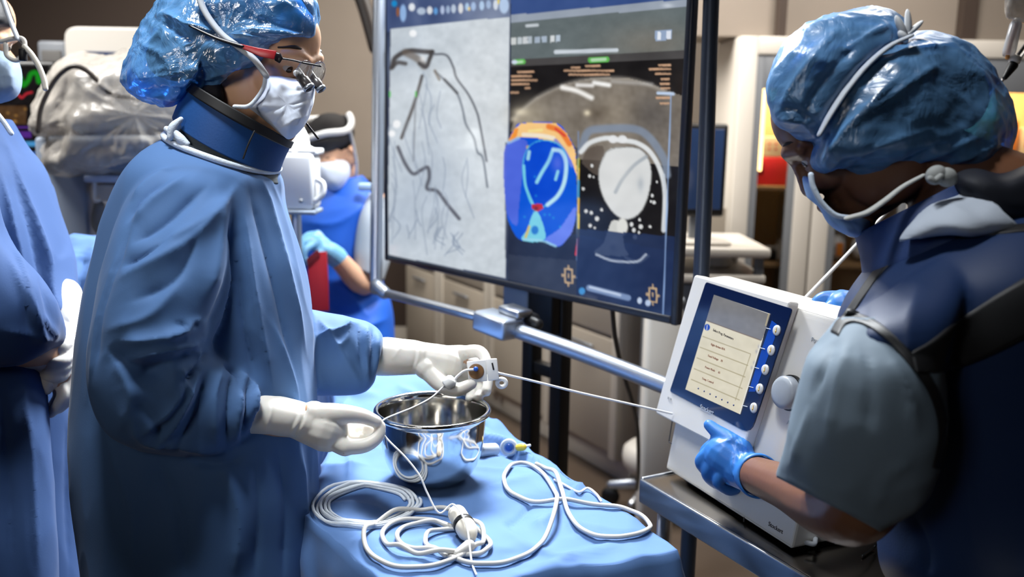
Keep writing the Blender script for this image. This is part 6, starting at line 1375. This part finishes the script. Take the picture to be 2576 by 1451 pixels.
sh_t = thing('monitor_trolley', 'grey trolley under the bedside monitor, behind the cropped colleague', 'trolley', (cx_, ta[1]+.06, 0))
tz = tc2[2]-.06
obj('tray', box((cx_, ta[1]+.06, tz-.02), (wd_, .22, .03), bev=.006), M['bluegrey'], sh_t)
obj('column', box((cx_, ta[1]+.08, tz/2), (.09, .09, tz-.16), bev=.01), M['grey'], sh_t)
obj('base', box((cx_, ta[1]+.08, .06), (.26, .30, .06), bev=.02), M['grey'], sh_t)

# ultrasound-type console: white framed display with a box beside it
du = 3.45
qb = lambda x, y: QP(x, y, (0, Q(300, 150, du)[1], 0), np.array([0, 1.0, 0]))
ua, ub = qb(158, 66), qb(640, 300)
us = thing('console_display', 'white framed console display with a dark blue screen, left of the blue cap', 'monitor', ((ua[0]+ub[0])/2, ua[1], 0))
x0, x1, z1, z0 = ua[0], ub[0], ua[2], ub[2]
rr = [np.array([x, ua[1], z]) for x, z in rounded([np.array(p) for p in ((x0, z0), (x1, z0), (x1, z1), (x0, z1))], .05)]
obj('frame', prism(rr, (0, .05, 0), .008), M['off'], us, smooth=False)
obj('screen', box(((x0+x1)/2+.02, ua[1]-.004, (z0+z1)/2-.03), (x1-x0-.11, .012, z1-z0-.12), bev=.004), mat('dark_blue_screen', (16, 30, 56), .2, emit=((20, 42, 84), .7)), us)
obj('support', box(((x0+x1)/2, ua[1]+.07, z0/2), (.16, .06, z0+.05), bev=.02), M['grey'], us)
obj('base', box(((x0+x1)/2, ua[1]+.10, .06), (.55, .45, .10), bev=.03), M['grey'], us)
sp0 = qb(128, 150)
spk = thing('wall_speaker', 'small grey box beside the white framed console display', 'box', (sp0[0], ua[1]+.06, sp0[2]-.07))
obj('cabinet', box((sp0[0], ua[1]+.06, sp0[2]), (.11, .10, .14), bev=.012), M['grey'], spk)
obj('grille', box((sp0[0], ua[1]+.007, sp0[2]-.01), (.075, .008, .09), bev=.003), mat('grille_grey', (92, 90, 88), .7), spk)
obj('bracket', box((sp0[0]+.06, ua[1]+.03, sp0[2]), (.06, .02, .03), bev=.004), M['black'], spk)

# x-ray arm under clear plastic
xq = Q(360, 260, 2.72)
xr_ = thing('imaging_arm', 'white x-ray detector head and column wrapped in clear plastic', 'x-ray arm', (xq[0], xq[1]+.2, 0))
M['xwhite'] = mat('xray_white', (226, 226, 224), .4)
hd = [(205, 180), (300, 152), (430, 146), (560, 160), (640, 200), (640, 330), (560, 345), (250, 340), (190, 330), (160, 260)]
obj('detector_head', balloon(hd, (400, 250), 2.74, .13, .16, 90, 40, .45), M['xwhite'], xr_)
obj('collar_ring', balloon([(155, 345), (250, 338), (560, 340), (640, 350), (640, 376), (560, 380), (250, 378), (152, 372)], (400, 359), 2.72, .15, .15, 90, 24, .35), mat('grey_ring', (150, 156, 164), .4), xr_)
obj('tube_housing', balloon([(160, 382), (250, 378), (560, 380), (640, 384), (640, 420), (560, 432), (250, 432), (165, 426)], (400, 405), 2.74, .13, .15, 90, 24, .35), M['bluegrey'], xr_)
cl0 = Q(178, 520, 2.78)
obj('column', box((cl0[0], cl0[1]+.05, (cl0[2]+.1)/2+.1), (.145, .2, cl0[2]+.12), bev=.012), mat('pale_blue_column', (150, 162, 180), .45), xr_)
obj('foot', box((cl0[0], cl0[1]+.05, .05), (.3, .5, .1), bev=.03), M['grey'], xr_)
br = obj('side_bracket', box(Q(300, 447, 2.70), (.16, .12, .022), bev=.006), mat('pale_bracket', (190, 206, 232), .4), xr_)
obj('hook', tube(pxs([(252, 440), (240, 442), (238, 500), (248, 504)], 2.66), .006, 10), M['white'], br)
obj('lower_tray', box(Q(310, 482, 2.72), (.15, .12, .05), bev=.01), M['off'], xr_)
obj('cable_bundle', tube(pxs([(250, 520), (245, 560), (265, 600), (240, 640)], 2.74), .018, 12), M['grey'], xr_)
M['plastic'] = mat_film('clear_drape_plastic', (206, 200, 192), clear=.62, rough=.14, crinkle=9, strength=.7, dist=.02, cmin=.15)
po = [(72, 300), (92, 240), (128, 178), (168, 148), (215, 138), (300, 132), (430, 128), (560, 140), (650, 180), (660, 330), (640, 436), (520, 438), (400, 434), (250, 438), (132, 434), (112, 390), (118, 345), (84, 330)]
pl_ = balloon(po, (340, 290), 2.72, .20, .20, 150, 60, .5)
pl_ = crinkle(pl_, 7, .022, kind='ridge', seed=21, octaves=3)
dpl = obj('plastic_drape', pl_, M['plastic'], xr_)
obj('drape_edge', tube(pxs([(96, 330), (104, 270), (136, 205), (170, 172), (198, 168), (228, 186), (262, 222), (290, 240), (340, 246), (430, 240)], 2.53), .007, 10, 60), mat('smoke_edge', (64, 58, 54), .35), dpl)

# draped trolley between the two gowned people
dt = loft([(196, 592, 330, 602, 2.35, .10), (172, 618, 360, 622, 2.33, .16), (158, 690, 372, 680, 2.32, .2), (152, 800, 375, 800, 2.32, .21), (150, 1000, 378, 1000, 2.32, .22), (150, 1300, 380, 1300, 2.33, .23), (150, 1640, 380, 1640, 2.34, .23)], 90, 80, 2.4)
dt = folds(dt, [([(190, 610), (170, 680), (165, 800)], 9, 7, 10), ([(220, 620), (200, 720), (195, 900)], 9, 8, -9), ([(170, 660), (210, 640), (250, 610)], 8, 7, 9), ([(165, 760), (200, 880), (190, 1000)], 9, 8, 8), ([(240, 640), (235, 800), (240, 1000)], 10, 9, 9)])
trl = thing('draped_trolley', 'trolley covered with a blue cloth between the two gowned people', 'trolley', tuple(Q(265, 900, 2.35)*np.array([1, 1, 0])))
obj('cloth', crinkle(dt, 9, .008, seed=15), M['drape'], trl)
tq = Q(265, 900, 2.35); obj('frame', join(*[tube([[tq[0]+sx, tq[1]+sy, .7], [tq[0]+sx, tq[1]+sy, .03]], .013, 10, 3) for sx in (-.07, .07) for sy in (-.08, .1)]), M['steel'], trl)

# ------------------------------------------------------------------ drip set hanging at the top right
dd = 1.75
dr = thing('drip_set', 'clear drip chamber with an amber line and needle hanging at the top right', 'drip', Q(2555, 60, dd))
bagv = crinkle(balloon([(2532, -20), (2548, -60), (2640, -60), (2650, 40), (2600, 62), (2552, 50), (2530, 40)], (2590, 0), dd, .03, .03, 60, 30, .6), 30, .003, seed=2)
obj('bag', bagv, M['plastic'], dr)
obj('chamber', lathe([(0, 0), (.010, 0), (.012, .01), (.011, .06), (.007, .072), (0, .074)], Q(2536, 140, dd), unit(Q(2556, 60, dd) - Q(2536, 140, dd)), 20), M['clear'], dr)
obj('amber_line', tube(pxs([(2556, 62), (2544, 100), (2534, 145)], dd), .004, 10), mat('amber_fluid', (216, 150, 84), .25), dr)
obj('hub', lathe([(0, 0), (.009, 0), (.011, .006), (.009, .014), (0, .016)], Q(2548, 158, dd), unit(Q(2576, 120, dd) - Q(2548, 158, dd)), 18), M['off'], dr)
obj('line', tube(pxs([(2552, 150), (2580, 112), (2620, 60)], dd), .0034, 8), M['steel'], dr)
obj('needle_holder', tube(pxs([(2548, 165), (2528, 195)], dd), [.0095, .005], 14), M['black'], dr)
obj('needle', tube(pxs([(2528, 195), (2504, 222)], dd), .0014, 8), M['steel'], dr)
hk = Q(2600, -60, dd); obj('hanger_rod', tube([hk, [hk[0], hk[1], ZC-.02]], .006, 10, 4), M['steel'], dr)
